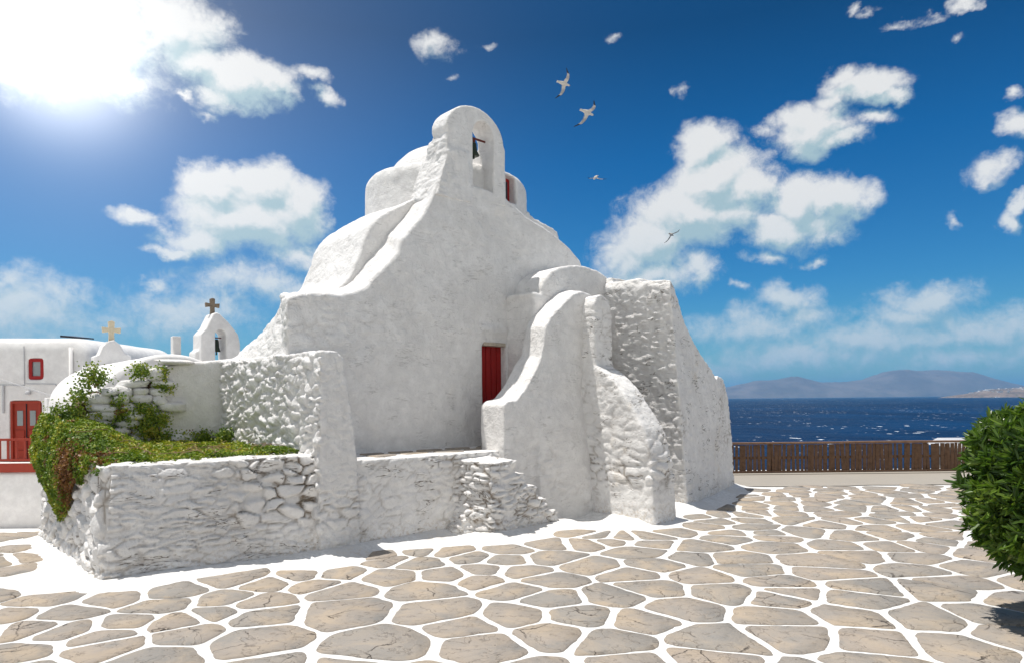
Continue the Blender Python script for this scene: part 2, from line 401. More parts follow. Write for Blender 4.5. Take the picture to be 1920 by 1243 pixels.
F = np.stack([idx[:-1, :-1].ravel(), idx[:-1, 1:].ravel(), idx[1:, 1:].ravel(), idx[1:, :-1].ravel()], 1)
def mesh_np(name, V, F):
    me = bpy.data.meshes.new(name); me.vertices.add(len(V)); me.vertices.foreach_set('co', np.asarray(V, np.float32).ravel())
    k = F.shape[1]; me.loops.add(F.size); me.loops.foreach_set('vertex_index', F.ravel().astype(np.int32))
    me.polygons.add(len(F)); me.polygons.foreach_set('loop_start', np.arange(0, F.size, k, dtype=np.int32)); me.polygons.foreach_set('loop_total', np.full(len(F), k, np.int32))
    me.update(calc_edges=True); me.validate(); return me
m, t, b = new_mat('white joint wash'); g = t.new('ShaderNodeNewGeometry').outputs['Position']
n1 = t.noise(g, 1.1, 5, .6); n2 = t.noise(g, 14, 6, .65); n3 = t.noise(g, 60, 5, .7)
c = t.mix(t.ramp(n2, .3, .7), (.66, .65, .63, 1), (.84, .83, .81, 1)); c = t.mix(t.math('MULTIPLY', t.math('MULTIPLY', t.ramp(n1, .48, .66), t.ramp(n2, .42, .62)), .6), c, (.52, .45, .36, 1)); c = t.mix(t.math('MULTIPLY', t.ramp(n3, .60, .72), .45), c, (.42, .37, .31, 1))
t.put(b.inputs['Base Color'], c); b.inputs['Roughness'].default_value = .85; b.inputs['Specular IOR Level'].default_value = .2
t.put(b.inputs['Normal'], t.bump(t.math('ADD', n2, t.noise(g, 3, 3, .5)), 1, .012)); M['wash'] = m
tag(link('ground', mesh_np('ground', np.c_[P, Z], F), M['wash']), kind='structure')

m, t, b = new_mat('flagstone'); g = t.new('ShaderNodeNewGeometry').outputs['Position']
rn = t.new('ShaderNodeAttribute', attribute_name='rnd').outputs['Fac']
off = t.vmath('ADD', g, t.comb(t.math('MULTIPLY', rn, 37.0), t.math('MULTIPLY', rn, 91.0), 0.0))
a1 = t.noise(off, 1.6, 6, .6, .6); a2 = t.noise(off, 9, 7, .68, .3); a3 = t.noise(off, 45, 4, .6)
c = t.mix(rn, (.36, .305, .255, 1), (.28, .26, .235, 1)); c = t.mix(t.ramp(a1, .45, .68), c, (.42, .34, .255, 1)); c = t.mix(t.ramp(a1, .50, .28), c, (.25, .24, .225, 1))
c = t.mix(t.math('MULTIPLY', t.ramp(a2, .46, .30), .55), c, (.11, .095, .08, 1)); c = t.mix(t.math('MULTIPLY', t.ramp(a3, .35, .75), .35), c, (.38, .32, .25, 1))
# cleavage steps and open cracks in the slate
lay = t.math('FRACT', t.math('MULTIPLY', t.noise(t.vmath('MULTIPLY', off, (1.0, 1.0, 1.0)), 1.3, 5, .58, .4), 7.0))
vc = t.new('ShaderNodeTexVoronoi', feature='DISTANCE_TO_EDGE'); vc.inputs['Scale'].default_value = 1.5
t.put(vc.inputs['Vector'], t.vmath('ADD', off, t.vmath('MULTIPLY', t.vmath('SUBTRACT', t.new('ShaderNodeTexNoise').outputs['Color'], (.5, .5, .5)), (0, 0, 0))))
wn = t.new('ShaderNodeTexNoise'); t.put(wn.inputs['Vector'], off); wn.inputs['Scale'].default_value = 3.0; wn.inputs['Detail'].default_value = 7; wn.inputs['Roughness'].default_value = .65
t.put(vc.inputs['Vector'], t.vmath('ADD', off, t.vmath('MULTIPLY', t.vmath('SUBTRACT', wn.outputs['Color'], (.5, .5, .5)), (.30, .30, 0))))
crk = t.math('MULTIPLY', t.ramp(vc.outputs['Distance'], .011, .003), t.ramp(t.noise(off, 1.9, 2, .5), .52, .62))
c = t.mix(t.math('MULTIPLY', crk, .85), c, (.085, .07, .06, 1)); c = t.mix(t.math('MULTIPLY', t.ramp(lay, .09, .0), .62), c, (.12, .10, .085, 1)); c = t.mix(t.math('MULTIPLY', t.ramp(lay, .86, .99), .35), c, (.40, .345, .28, 1))
t.put(b.inputs['Base Color'], c); b.inputs['Roughness'].default_value = .8; b.inputs['Specular IOR Level'].default_value = .25
hh = t.math('ADD', t.math('ADD', t.math('MULTIPLY', lay, .9), t.math('MULTIPLY', a2, .9)), t.math('MULTIPLY', crk, -1.2))
t.put(b.inputs['Normal'], t.bump(t.math('ADD', hh, t.math('MULTIPLY', a3, .25)), 1, .012)); M['flag'] = m

def voronoi_stones(sites, keep, jw, lift, zfun, seed=1):
    """clip every site's cell by its neighbours' bisectors, pulled in by half the joint"""
    V = []; Fs = []; rnd = []; rr = np.random.default_rng(seed); S = np.asarray(sites)
    for i in np.nonzero(keep)[0]:
        c0 = S[i]; d = S - c0; dd = np.hypot(d[:, 0], d[:, 1]); nb = np.argsort(dd)[1:22]
        poly = [c0 + np.array(q) for q in ((-2, -2), (2, -2), (2, 2), (-2, 2))]
        for j in nb:
            nrm = d[j] / dd[j]; lim = dd[j] / 2 - jw(c0, rr) / 2; new = []
            for k in range(len(poly)):
                a, bq = poly[k], poly[(k + 1) % len(poly)]; da, db = (a - c0) @ nrm - lim, (bq - c0) @ nrm - lim
                if da <= 0: new.append(a)
                if da * db < 0: new.append(a + (bq - a) * da / (da - db))
            poly = new
            if len(poly) < 3: break
        if len(poly) < 3: continue
        pts = np.array(poly)
        # drop tiny edges, knock off the corners
        for _ in range(3):
            q = np.roll(pts, -1, 0); L = np.hypot(*(q - pts).T); cut = np.minimum(.25, (.05, .022, .010)[_] / np.maximum(L, 1e-6))
            pts = np.stack([pts + (q - pts) * cut[:, None], q - (q - pts) * cut[:, None]], 1).reshape(-1, 2)
        if len(pts) < 3: continue
        fine = []
        for k in range(len(pts)):
            a, bq = pts[k], pts[(k + 1) % len(pts)]; nn = max(1, int(np.hypot(*(bq - a)) / .05))
            fine += [a + (bq - a) * j / nn for j in range(nn)]
        pts = np.array(fine)
        wob = vnoise(np.c_[pts * 22, np.full(len(pts), i * 3.3)], 5)[:, None] * .008 + vnoise(np.c_[pts * 8, np.full(len(pts), i * 3.3)], 5)[:, None] * .014 + vnoise(np.c_[pts * 2.4, np.full(len(pts), i * 1.3)], 6)[:, None] * .020
        dirv = pts - pts.mean(0); pts = pts + dirv / (np.hypot(*dirv.T)[:, None] + 1e-6) * wob
        cm = pts.mean(0); inn = cm + (pts - cm) * (1 - .012 / np.maximum(.05, np.hypot(*(pts - cm).T))[:, None])
        n = len(pts); b0 = len(V); tz = lift + rr.uniform(-.002, .002)
        V += [(x, y, zfun(x, y) - .01) for x, y in pts] + [(x, y, zfun(x, y) + tz) for x, y in inn]
        Fs.append(tuple(range(b0 + n, b0 + 2 * n))); r = rr.random()
        Fs += [(b0 + k, b0 + (k + 1) % n, b0 + n + (k + 1) % n, b0 + n + k) for k in range(n)]; rnd += [r] * (2 * n)
    me = bpy.data.meshes.new('flagstones'); me.from_pydata(V, [], Fs); me.update()
    at = me.attributes.new('rnd', 'FLOAT', 'POINT'); at.data.foreach_set('value', np.array(rnd, np.float32))
    return me
# lanes of stones, each lane running off towards the sea at about 52 degrees
rs = np.random.default_rng(21); sites = []
th = R(50); e1 = np.array((math.cos(th), math.sin(th))); e2 = np.array((-math.sin(th), math.cos(th)))
wpos = -19.0; wid = []
while wpos < 16: 
    wd = rs.uniform(.55, .92); wid.append((wpos, wd)); wpos += wd
for wp, wd in wid:
    u = -14 + rs.uniform(0, .8)
    while u < 32:
        L = rs.uniform(.50, 1.30); q = e1 * u + e2 * (wp + rs.normal(0, .13) + .35 * math.sin(u * .23 + wp * .4)) ; u += L
        if -22 < q[0] < 19 and 1.5 < q[1] < 22:
            sites.append(q + rs.normal(0, .05, 2))
            fq = float(foot_dist(np.array([q]))[0])
            if rs.random() < (.5 if fq < 2.6 else .08 if q[1] < 8 else .15): sites.append(q + e1 * L * .42 + e2 * rs.normal(0, .28))
            if fq < 2.2 and rs.random() < .35: sites.append(q - e1 * L * .2 + e2 * rs.choice([-.4, .4]))
sites = np.array(sites)
near = np.ones(len(sites), bool)
for i in range(len(sites)):
    if near[i]:
        d_ = np.hypot(*(sites - sites[i]).T); near[(d_ < .36) & (np.arange(len(sites)) > i)] = False
sites = sites[near]
fdist = foot_dist(sites); wig = fbm(np.c_[sites * .8, np.zeros(len(sites))], 2, 44)
leftside = sites[:, 0] < -5.0
keep = (fdist > np.where(leftside, .50, .52) + .22 * wig) & (sites[:, 1] < 17.6 + .2 * wig) & (sites[:, 1] < np.where(leftside, 17.5, 18)) & (sites[:, 1] > 2)
me = voronoi_stones(sites, keep, lambda c, r:  .084 + r.uniform(-.025, .04) + .03 * (c[1] > 10.5), .007, lambda x, y: float(gz(x, y)) + .012)
tag(link('paving', me, M['flag']), kind='structure')

# bare stone strip along the fence
m, t, b = new_mat('beige paving strip'); g = t.new('ShaderNodeNewGeometry').outputs['Position']
n1 = t.noise(g, .9, 5, .6); n2 = t.noise(t.vmath('MULTIPLY', g, (1, 3, 1)), 5, 6, .65)
c = t.mix(n1, (.31, .28, .24, 1), (.37, .335, .285, 1)); c = t.mix(t.math('MULTIPLY', t.ramp(n2, .5, .8), .5), c, (.34, .28, .21, 1)); t.put(b.inputs['Base Color'], c); b.inputs['Roughness'].default_value = .9
t.put(b.inputs['Normal'], t.bump(n2, 1, .01)); M['strip'] = m
xs = np.linspace(4.5, 24, 120); lo = 17.55 + .12 * fbm(np.c_[xs * 1.3, xs * 0, xs * 0], 3, 8); hi = 21.3 + 0 * xs
V = np.r_[np.c_[xs, lo, 0 * xs + .018], np.c_[xs, hi, 0 * xs + .018]]; k = len(xs)
tag(link('path', mesh_np('path', V, np.array([(i, i + 1, k + i + 1, k + i) for i in range(k - 1)])), M['strip']), kind='structure')

# ---------------------------------------------------------------- sea, island, headland
SEA = -6.0
m, t, b = new_mat('sea water'); g = t.new('ShaderNodeNewGeometry').outputs['Position']
dist = t.vmath('LENGTH', g)
big = t.noise(t.vmath('MULTIPLY', g, (.004, .0012, 1)), 1, 4, .6)
chop = t.noise(t.vmath('MULTIPLY', g, (.16, .10, 1)), 1, 6, .6)
swell = t.noise(t.vmath('MULTIPLY', g, (.02, .009, 1)), 1, 5, .62)
c = t.mix(t.ramp(swell, .35, .65), (.0, .013, .050, 1), (.0004, .030, .098, 1)); c = t.mix(t.math('MULTIPLY', t.ramp(big, .4, .65), .5), c, (.0, .010, .042, 1))
# breaking crests: short bright streaks, more of them where the swell is high
wc = t.noise(t.vmath('MULTIPLY', g, (.46, .22, 1)), 1, 3, .55); wc2 = t.noise(t.vmath('MULTIPLY', g, (.05, .02, 1)), 1, 2, .5)
foam = t.math('MULTIPLY', t.ramp(wc, .645, .68), t.ramp(wc2, .47, .56))
c = t.mix(foam, c, (.85, .9, .95, 1))
t.put(b.inputs['Base Color'], c); t.put(b.inputs['Roughness'], t.ramp(foam, 0, 1, .42, .9)); b.inputs['Specular IOR Level'].default_value = .12; b.inputs['IOR'].default_value = 1.2
t.put(b.inputs['Normal'], t.bump(chop, 1, 2.2)); M['sea'] = m
sh_ = Shape(); sy = [18, 60, 200, 800, 3000, 9000, 16000]
V = []; Fq = []
for yv in sy: V += [(-yv * 1.4 - 80, yv, SEA), (-yv*.2, yv, SEA), (yv*.6, yv, SEA), (yv * 1.6 + 120, yv, SEA)]
for i in range(len(sy) - 1):
    for j in range(3): a = i * 4 + j; Fq.append((a, a + 1, a + 5, a + 4))
tag(link('water', mesh_np('water', np.array(V), np.array(Fq)), M['sea'], smooth=False), kind='structure')

def ridge_mesh(name, xs, hs, y0, depth, seed, rough, n=260, m_=46):
    """a hill range: ridge line of given heights, slopes falling front and back, folded by noise"""
    X = np.linspace(xs[0], xs[-1], n); H = np.interp(X, xs, hs); V = []
    for j in range(m_):
        v = j / (m_ - 1); prof = np.sin(math.pi * min(1, max(0, v))) ** .8
        q = np.c_[X / (depth * .35), np.full(n, v * 3.0), np.zeros(n)]
        f = fbm(q, 5, seed); fold = 1 - np.abs(fbm(q * 2.2, 4, seed + 5)) * 1.5
        hgt = H * prof * (1 + (0 if abs(v - .5) < .011 else 1) * rough * (f * .5 + (fold - .7) * .35) * (1 - prof * .6))
        V.append(np.c_[X + f * depth * .02, y0 + depth * v + 0 * X, SEA - 2 + hgt])
    V = np.concatenate(V); idx = np.arange(n * m_).reshape(m_, n)
    return mesh_np(name, V, np.stack([idx[:-1, :-1].ravel(), idx[:-1, 1:].ravel(), idx[1:, 1:].ravel(), idx[1:, :-1].ravel()], 1))
m, t, b = new_mat('dry island rock'); g = t.new('ShaderNodeNewGeometry').outputs['Position']
n1 = t.noise(g, .004, 7, .65); n2 = t.noise(g, .02, 6, .65)
c = t.mix(t.ramp(n1, .35, .65), (.11, .085, .075, 1), (.19, .15, .13, 1)); c = t.mix(t.math('MULTIPLY', t.ramp(n2, .5, .7), .5), c, (.12, .12, .08, 1)); t.put(b.inputs['Base Color'], c); b.inputs['Roughness'].default_value = .95; M['island'] = m
xs = np.array([1500,1700,1932,2134,2308,2449,2547,2701,2889,3100,3269,3452,3598,3822,4019,4159,4314,4472,4700]) * 1.0
hs = np.array([20,60,96,146,149,180,161,131,129,141,205,241,221,219,198,145,102,39,0]) + 8.0
tag(link('hills', ridge_mesh('hills', xs * 1.1, hs * 1.1, 6000, 1200, 4, .55), M['island']), kind='structure')
m, t, b = new_mat('headland scrub'); g = t.new('ShaderNodeNewGeometry').outputs['Position']
n1 = t.noise(g, .02, 7, .65); n2 = t.noise(g, .09, 6, .65)
c = t.mix(t.ramp(n1, .35, .65), (.13, .09, .07, 1), (.27, .20, .155, 1)); c = t.mix(t.ramp(n2, .52, .66), c, (.10, .10, .06, 1)); t.put(b.inputs['Base Color'], c); b.inputs['Roughness'].default_value = .95; M['head'] = m
xs2 = np.array([1560,1600,1640,1700,1760,1820,1880,1950,2100,2300,2600]) + 45; hs2 = np.array([2,12,18,29,32,34,46,54,50,60,30.])
HEADY = 2400
tag(link('terrain', ridge_mesh('terrain', xs2, hs2, HEADY, 220, 9, .5, 260, 34), M['head']), kind='structure')
def tiny_house(w_, d_, h_):
    e = empty('house', (0, 0, 0), 0, 'tiny white cube house on the distant headland', 'house', 'white houses on the distant headland')
    Shape().box(-w_/2, w_/2, -d_/2, d_/2, 0, h_).obj('wall', M['far'], e)
    Shape().box(-w_/2-.2, w_/2+.2, -d_/2-.2, d_/2+.2, h_, h_+.5).obj('roof', M['far'], e)
    return e
protos = [tiny_house(10, 8, 4), tiny_house(16, 9, 6), tiny_house(7, 7, 3.5)]
hr = np.random.default_rng(5); used = set()
for i in range(46):
    k = i % 3; x = hr.uniform(1680, 1930); v = hr.uniform(.22, .47)
    if i > 20: x = 1700 + (i - 20) * 8.5; v = .46
    hgt = float(np.interp(x, xs2, hs2)) * math.sin(math.pi * v) ** .8
    loc = (x, HEADY + 220 * v, SEA - 3.5 + hgt * .97)
    if k in used:
        o = protos[k].copy(); COL.objects.link(o)
        for ch in protos[k].children: cc = ch.copy(); COL.objects.link(cc); cc.parent = o
    else: o = protos[k]; used.add(k)
    o.location = loc; o.rotation_euler = (0, 0, hr.uniform(-.5, .5))

# small white motor boat off the headland
bt = empty('boat', (1585, 2230, SEA), R(8), 'small white motor boat on the water below the headland', 'boat')
hull = [[( x*1.0, y*wd, z*hh) for (y, z) in ((-1, 1), (-.75, 0), (0, -.25), (.75, 0), (1, 1))] for x, wd, hh in ((-7, 1.9, 1.5), (-3, 2.3, 1.5), (2, 2.1, 1.7), (6, 1.0, 2.1), (8.5, .08, 2.5))]
Shape().rings(hull).obj('hull', M['far'], bt, smooth=True)
Shape().loft([(-5,-1.5,1.2),(2,-1.4,1.3),(2,1.4,1.3),(-5,1.5,1.2)],[(-4.6,-1.2,3.4),(.8,-1.1,3.4),(.8,1.1,3.4),(-4.6,1.2,3.4)]).obj('cabin', M['far'], bt, bevel=.1)
Shape().box(-4.2, .9, -1.42, 1.42, 2.1, 2.7).obj('window', M['black'], bt)

# ---------------------------------------------------------------- church
ch = empty('church', (P0[0], P0[1], 0), ANG, 'large whitewashed chapel with bell arch, red door and sloping buttresses', 'church')
def cobj(name, me, mat, parent=None): return link(name, me, mat, parent or ch)
# gable wall
rt = [(3.42,6.55),(4.0,6.25),(4.91,5.98),(5.5,5.72),(5.8,5.5),(5.95,5.2),(5.95,-.2)]
gp = [(-1.38,-.2),(-1.40,3.3),(-1.38,3.97),(-1.10,4.09),(-.42,4.12),(-.14,4.19),(.07,4.28),(.29,4.53),(.51,4.73),(.75,4.96),(.82,5.25),(1.04,5.48),(1.27,5.72),(1.47,6.05),(1.61,6.37),(1.78,6.66)] + rt
gpb = [(-1.2,-.2),(-1.1,3.3),(-1.07,4.2),(-.63,4.26),(-.14,4.32),(.1,4.42),(.24,4.54),(.45,4.82),(.65,5.1),(.83,5.32),(1.0,5.52),(1.15,5.65),(1.4,5.92),(1.6,6.15),(1.85,6.43),(2.04,6.7)] + rt
W = Shape().prism(gp, 0, -.95, gpb)
rmp = [(.0,-.2),(.0,3.9),(-.1,4.0),(-.82,4.03),(-1.15,3.83),(-1.4,3.66),(-1.7,3.55),(-2.1,3.40),(-2.65,3.25),(-2.7,-.2)]
W.loft([(-1.40,-t_,(3.02 if z_>1 else z_)) for t_,z_ in rmp],[(-1.02,-t_,z_+(.10 if z_>1 else 0)) for t_,z_ in rmp])
W.loft([(-1.02,-t_,z_+(.10 if z_>1 else 0)) for t_,z_ in rmp],[(-.2,-t_,z_+(.15 if z_>1 else 0)) for t_,z_ in rmp])

W.box(2.70, 3.43, -.05, .2, 3.66, 3.80)
door_cut = Shape().box(2.77, 3.40, -.3, .24, 1.2, 3.45)
def gable_disp(p, n):
    s, t, z = p[:, 0], -p[:, 1], p[:, 2]
    top = sstep(n[:, 2], .3, .8); leftm = sstep(-s, -.6, 1.4)
    st1, cr, _ = stones(p, (.34, .34, .2), 3, .3); mask = np.clip(sstep(fbm(p * .8, 2, 5), .05, .5) * .5 + leftm * .9 + .25 * top, 0, 1.2)
    d = .026 * fbm(p * .9, 3, 1) + .018 * fbm(p * 3.0, 4, 2) + .012 * np.abs(fbm(p * np.array((2.2, 2.2, 4)), 3, 6)) + .022 * st1 * mask
    door = np.exp(-(np.maximum(0, np.abs(s - 3.05) - .4) ** 2 + np.maximum(0, np.abs(z - 2.4) - 1.1) ** 2) / .05)
    lf = sstep(-n[:, 0], .35, .75) * sstep(-s, 1.0, 1.3) * sstep(-z, -3.1, -2.95); a_, c_, _ = stones(p, (.24, .24, .20), 101, .6, .5)
    d = d * (1 - lf) + lf * (.05 * a_ + .03 * fbm(p * 9, 3, 103))
    return d * (1 - .9 * door), cr * mask * .5 * (1 - lf)
cobj('gable_wall', solid(W, .038, 1, gable_disp, door_cut, 1), M['plaster'])
# body of the church behind the gable
body = Shape().prism([(-.2,-.2),(-.2,4.2),(.2,4.62),(.40,5.08),(.56,5.52),(.74,5.74),(1.06,5.97),(1.72,6.36),(2.3,6.5),(4.7,6.54),(5.3,6.42),(5.75,6.32),(5.93,5.9),(6.5,5.66),(6.6,5.2),(6.6,-.2)], -.7, -2.75)
body.prism([(1.9,-.2),(1.9,6.3),(2.3,6.5),(5.2,6.5),(5.5,6.2),(5.5,-.2)], -2.6, -4.2)
body.prism([(-.9,-.2),(-.9,2.9),(-.2,3.2),(0,-.2)], -2.4, -3.4)
body.box(4.45, 4.75, .62, .9, 6.3, 6.56)
cobj('nave', solid(body, .05, 2, soft(.05, .014, 11)), M['plaster'])
# drum and dome
DC = (3.51, -2.1, 1.84)
prof = [(1.0, 5.6), (DC[2] + .03, 5.6), (DC[2] + .01, 6.6), (DC[2], 7.08), (DC[2] - .05, 7.19), (DC[2] - .16, 7.26), (DC[2] - .38, 7.30), (.9, 7.32)]
drum = Shape().lathe(prof, 48, (DC[0], -DC[1], 0))
wa = math.radians(-90 + 12)      # drum window looks out beside the bell arch
wc_ = (DC[0] + math.cos(wa) * DC[2], -DC[1] + math.sin(wa) * DC[2])
def rotbox(c, ang, hw, d0, d1, z0, z1):   # box whose depth axis points along ang
    ca, sa = math.cos(ang), math.sin(ang); q = [(d0, -hw), (d1, -hw), (d1, hw), (d0, hw)]
    P_ = [(c[0] + a * ca - b * sa, c[1] + a * sa + b * ca) for a, b in q]
    return [(x, y, z0) for x, y in P_], [(x, y, z1) for x, y in P_]
dcut = Shape().loft(*rotbox(wc_, wa, .19, -.28, .4, 6.55, 7.14))
dr = cobj('drum', solid(drum, .035, 2, soft(.03, .010, 21), dcut, 1), M['plaster'])
wn_ = link('window', Shape().loft(*rotbox(wc_, wa, .185, -.27, -.20, 6.56, 7.13)).mesh('window'), M['red'], ch, smooth=False)
link('pane', Shape().loft(*rotbox(wc_, wa, .10, -.22, -.188, 6.64, 7.05)).mesh('pane'), M['black'], wn_, smooth=False)
dome = Shape().lathe([(1.40, 7.1), (1.39, 7.3), (1.32, 7.44), (1.18, 7.64), (.97, 7.84), (.7, 7.98), (.4, 8.06), (.05, 8.09)], 40, (DC[0], -DC[1], 0))
cobj('dome', solid(dome, .04, 4, soft(.02, .004, 22)), M['plaster'])
# belfry
arch = [(1.86,6.3),(1.87,7.1),(1.93,7.5),(1.90,7.62)] + [(2.64 - .76 * math.cos(a), 7.56 + .62 * math.sin(a)) for a in np.linspace(.12, math.pi, 14)] + [(3.42,7.54),(3.44,7.5),(3.46,6.3)]
bel = Shape().prism(arch, .0, -.52)
bel.prism([(1.87,6.3),(1.90,7.42),(1.98,7.5),(3.3,7.5),(3.42,7.42),(3.46,6.3)], -.02, -.68)
bel.prism([(1.6,6.2),(1.78,6.75),(1.92,7.15),(1.98,7.2),(2.4,7.2),(2.5,6.2)], .03, -.88)

op = [(2.57,6.42),(2.55,7.60)] + [(2.83 - .28 * math.cos(a), 7.60 + .34 * math.sin(a)) for a in np.linspace(.2, math.pi - .2, 8)] + [(3.11,7.60),(3.09,6.42)]
def bel_disp(p, n):
    s, z = p[:, 0], p[:, 2]; rough = sstep(-s, -2.5, -2.0) * sstep(-z, -7.9, -7.3)
    st1, cr, _ = stones(p, (.26, .26, .12), 9, .35)
    return .012 * fbm(p * 2, 3, 31) + (.016 * st1 + .02 * fbm(p * 8, 4, 35)) * rough, cr * rough * .4
cobj('belfry', solid(bel, .026, 1, bel_disp, Shape().prism(op, .4, -1.3), 1), M['plaster'])
bx, by_, bz = 2.80, .28, 7.30
bar = Shape().tube([(2.50, by_, 7.66), (3.16, by_, 7.66)], .022).obj('bar', M['iron'], ch)
bell = Shape().lathe([(.001, .27), (.05, .265), (.065, .24), (.07, .16), (.085, .08), (.125, .01), (.12, 0), (.001, .005)], 20, (bx, by_, bz)).obj('bell', M['bronze'], ch, smooth=True)
Shape().box(bx - .03, bx + .03, by_ - .03, by_ + .03, bz + .25, bz + .36).obj('yoke', M['iron'], bell)
Shape().tube([(bx, by_, bz + .15), (bx, by_, bz - .06)], [.012, .025]).obj('clapper', M['bronze'], bell)
# vaulted side chapel that runs out from the gable
vz, va, vb, vs = 4.42, 1.28, .74, 4.95
vp = [(vs - va, -.2)] + [(vs - va * math.cos(a), vz + vb * math.sin(a) ** .9) for a in np.linspace(0, math.pi, 19)] + [(vs + va, -.2)]
vault = Shape().prism(vp, -.3, .80)
vault.box(3.45, 4.2, -.80, .2, -.2, 4.42)
vault.box(3.40, 3.6, -.76, -.02, 4.38, 4.46)
cobj('side_vault', solid(vault, .035, 2, soft(.025, .010, 41)), M['plaster'])
# buttresses
b1f = [(2.03,-.2),(2.03,2.20),(2.12,2.28),(2.36,2.30),(2.62,2.55),(2.85,2.86),(3.0,3.1),(3.08,3.4),(3.13,3.68),(3.28,3.88),(3.48,4.05),(3.68,4.2),(3.92,4.38),(4.18,4.46),(4.45,4.42),(4.62,4.3),(4.62,-.2)]
b1b = [(2.06,-.2),(2.06,2.20),(2.16,2.28),(2.42,2.32),(2.68,2.6),(2.92,2.92),(3.14,3.15),(3.22,3.5),(3.28,3.72),(3.44,3.95),(3.62,4.12),(3.80,4.28),(4.1,4.48),(4.4,4.58),(4.6,4.5),(4.66,4.3),(4.66,-.2)]
b1 = Shape().prism(b1b, .72, 1.42, b1f)
b1.loft([(2.9,-1.38,2.6),(4.6,-1.38,2.6),(4.6,-1.1,2.6),(2.9,-1.1,2.6)], [(2.75,-1.62,-.2),(4.6,-1.85,-.2),(4.6,-1.1,-.2),(2.75,-1.1,-.2)])
def b_disp(seed, amp, cell=(.36, .36, .15), topq=.3, lowonly=False, split=False):
    def f(p, n):
        z = p[:, 2]; side = 1 - sstep(n[:, 2], .45, .8) * (1 - topq); m_ = np.clip(.25 + sstep(fbm(p * .9, 2, seed), -.2, .35), 0, 1)
        if split: m_ = m_ * (.45 + .9 * sstep(-z, -2.2, -.8))
        if lowonly: m_ = m_ * sstep(-z, -2.2, -.7)
        a_, cr, _ = stones(p, cell, seed, .35)
        return .02 * fbm(p * 1.6, 3, seed + 1) + .008 * fbm(p * 6, 3, seed + 2) + amp * a_ * m_ * side, cr * m_ * side * .8
    return f
cobj('buttress', solid(b1, .033, 3, b_disp(51, .025, lowonly=True)), M['plaster'])['label'] = 'curving ramp-topped buttress beside the red door'
b2 = Shape()
yz = [(1.3,4.0),(1.76,4.30),(1.78,2.95),(1.95,2.86),(2.2,2.66),(2.45,2.42),(2.72,2.05),(2.95,1.72),(3.08,1.30),(3.15,.8),(3.18,.3),(3.2,-.2),(1.3,-.2)]
pier = [(3.95,-.2),(4.15,4.10),(4.22,4.30),(4.40,4.38),(4.60,4.30),(4.70,4.05),(4.75,-.2)]
b2.prism([(4.17,2.0),(4.17,4.15),(4.25,4.33),(4.42,4.39),(4.62,4.28),(4.72,4.0),(4.74,2.0)], 1.2, 1.76)
A_ = [(4.12 - .02 * 0, -t_, z_) for t_, z_ in yz[2:]]; 
fl = lambda x, k: [(x + (k * (2.9 - z_) / 3.0), -t_, z_) for t_, z_ in [(1.2, 3.0)] + yz[2:]]
b2.loft(fl(4.16, -.10), fl(4.72, .10))
cobj('buttress', solid(b2, .033, 3, b_disp(61, .030, (.36, .36, .17), split=True)), M['masonry'])['label'] = 'knobbly spur buttress with a rounded sloping top'
# big right hand buttress: left face runs back, front swings away to the right
qa = R(58) - ANG
def q2(q): return (6.03 + q * math.cos(qa), 2.64 - q * math.sin(qa))
rp = [(-.02,-.2),(-.12,2.0),(-.34,4.55),(-.28,4.72),(-.12,4.64),(.05,4.5),(.25,4.22),(.48,3.95),(.75,3.78),(1.15,3.5),(1.65,3.27),(2.3,3.0),(2.76,2.75),(2.9,2.84),(3.3,2.80),(3.5,2.66),(3.70,2.36),(3.80,1.6),(3.84,-.2)]
Af = [(q2(q)[0] - .10 * z / 4.7, -(q2(q)[1] - .20 * z / 4.7), z) for q, z in rp]
Bk = [(x, y + 2.3, z + (.22 if z > 4.4 else 0)) for x, y, z in Af]
b3 = Shape().loft(Af, Bk)
b3.box(5.72, 6.3, -.95 + .0, .0, 4.3, 4.98)
b3.box(5.65, 6.35, -1.72, .0, 4.4, 4.86)
b3.box(5.9, 9.5, -.5, 2.5, -.2, 2.9)
def b3_disp(p, n):
    s, t, z = p[:, 0], -p[:, 1], p[:, 2]; leftf = sstep(-n[:, 0], .5, .85); top = sstep(n[:, 2], .5, .85)
    a_, cr, _ = stones(p, (.34, .34, .125), 71, .45); a2, cr2, _ = stones(p, (.4, .4, .2), 73, .3)
    m_ = leftf * (.65 + .5 * sstep(fbm(p * .9, 2, 8), -.3, .4)) + .38 * (1 - leftf) * (1 - top) + .3 * top
    d = .018 * fbm(p * 1.4, 3, 72) + .006 * fbm(p * 7, 3, 77) + .028 * a_ * m_ + .018 * fbm(p * 6, 4, 79) * leftf + .02 * a2 * sstep(-z, -1.3, -.4)
    return d, cr * (.25 * leftf + .8 * (1 - leftf)) * sstep(fbm(p * 1.1, 2, 15), -.1, .4)
cobj('buttress', solid(b3, .035, 2, b3_disp), M['masonry'])['label'] = 'massive wedge buttress at the seaward end'
# door
dm = Shape().box(2.80, 3.40, .17, .22, 1.36, 3.44).obj('door', M['red'], ch, bevel=.004)
for k in range(4):
    Shape().box(2.83 + k * .145, 2.83 + k * .145 + .125, .150, .172, 1.42, 3.40).obj('plank', M['red'], dm, bevel=.006)
Shape().tube([(3.30, .12, 2.38), (3.30, .155, 2.38)], [.025, .012]).obj('handle', M['iron'], dm)
Shape().box(2.79, 3.38, -.015, .16, 3.40, 3.47).obj('lintel', M['lintel'], ch, bevel=.01)

# ---------------------------------------------------------------- walls round the church
def wall_thing(name, me, mat, base, label, cat='wall', parent=None):
    co = vco(me) - np.array((base[0], -base[1], 0)); me.vertices.foreach_set('co', co.ravel()); me.update()
    o = link(name, me, mat, None, st2w(base[0], base[1], 0), ANG); return tag(o, label, cat)
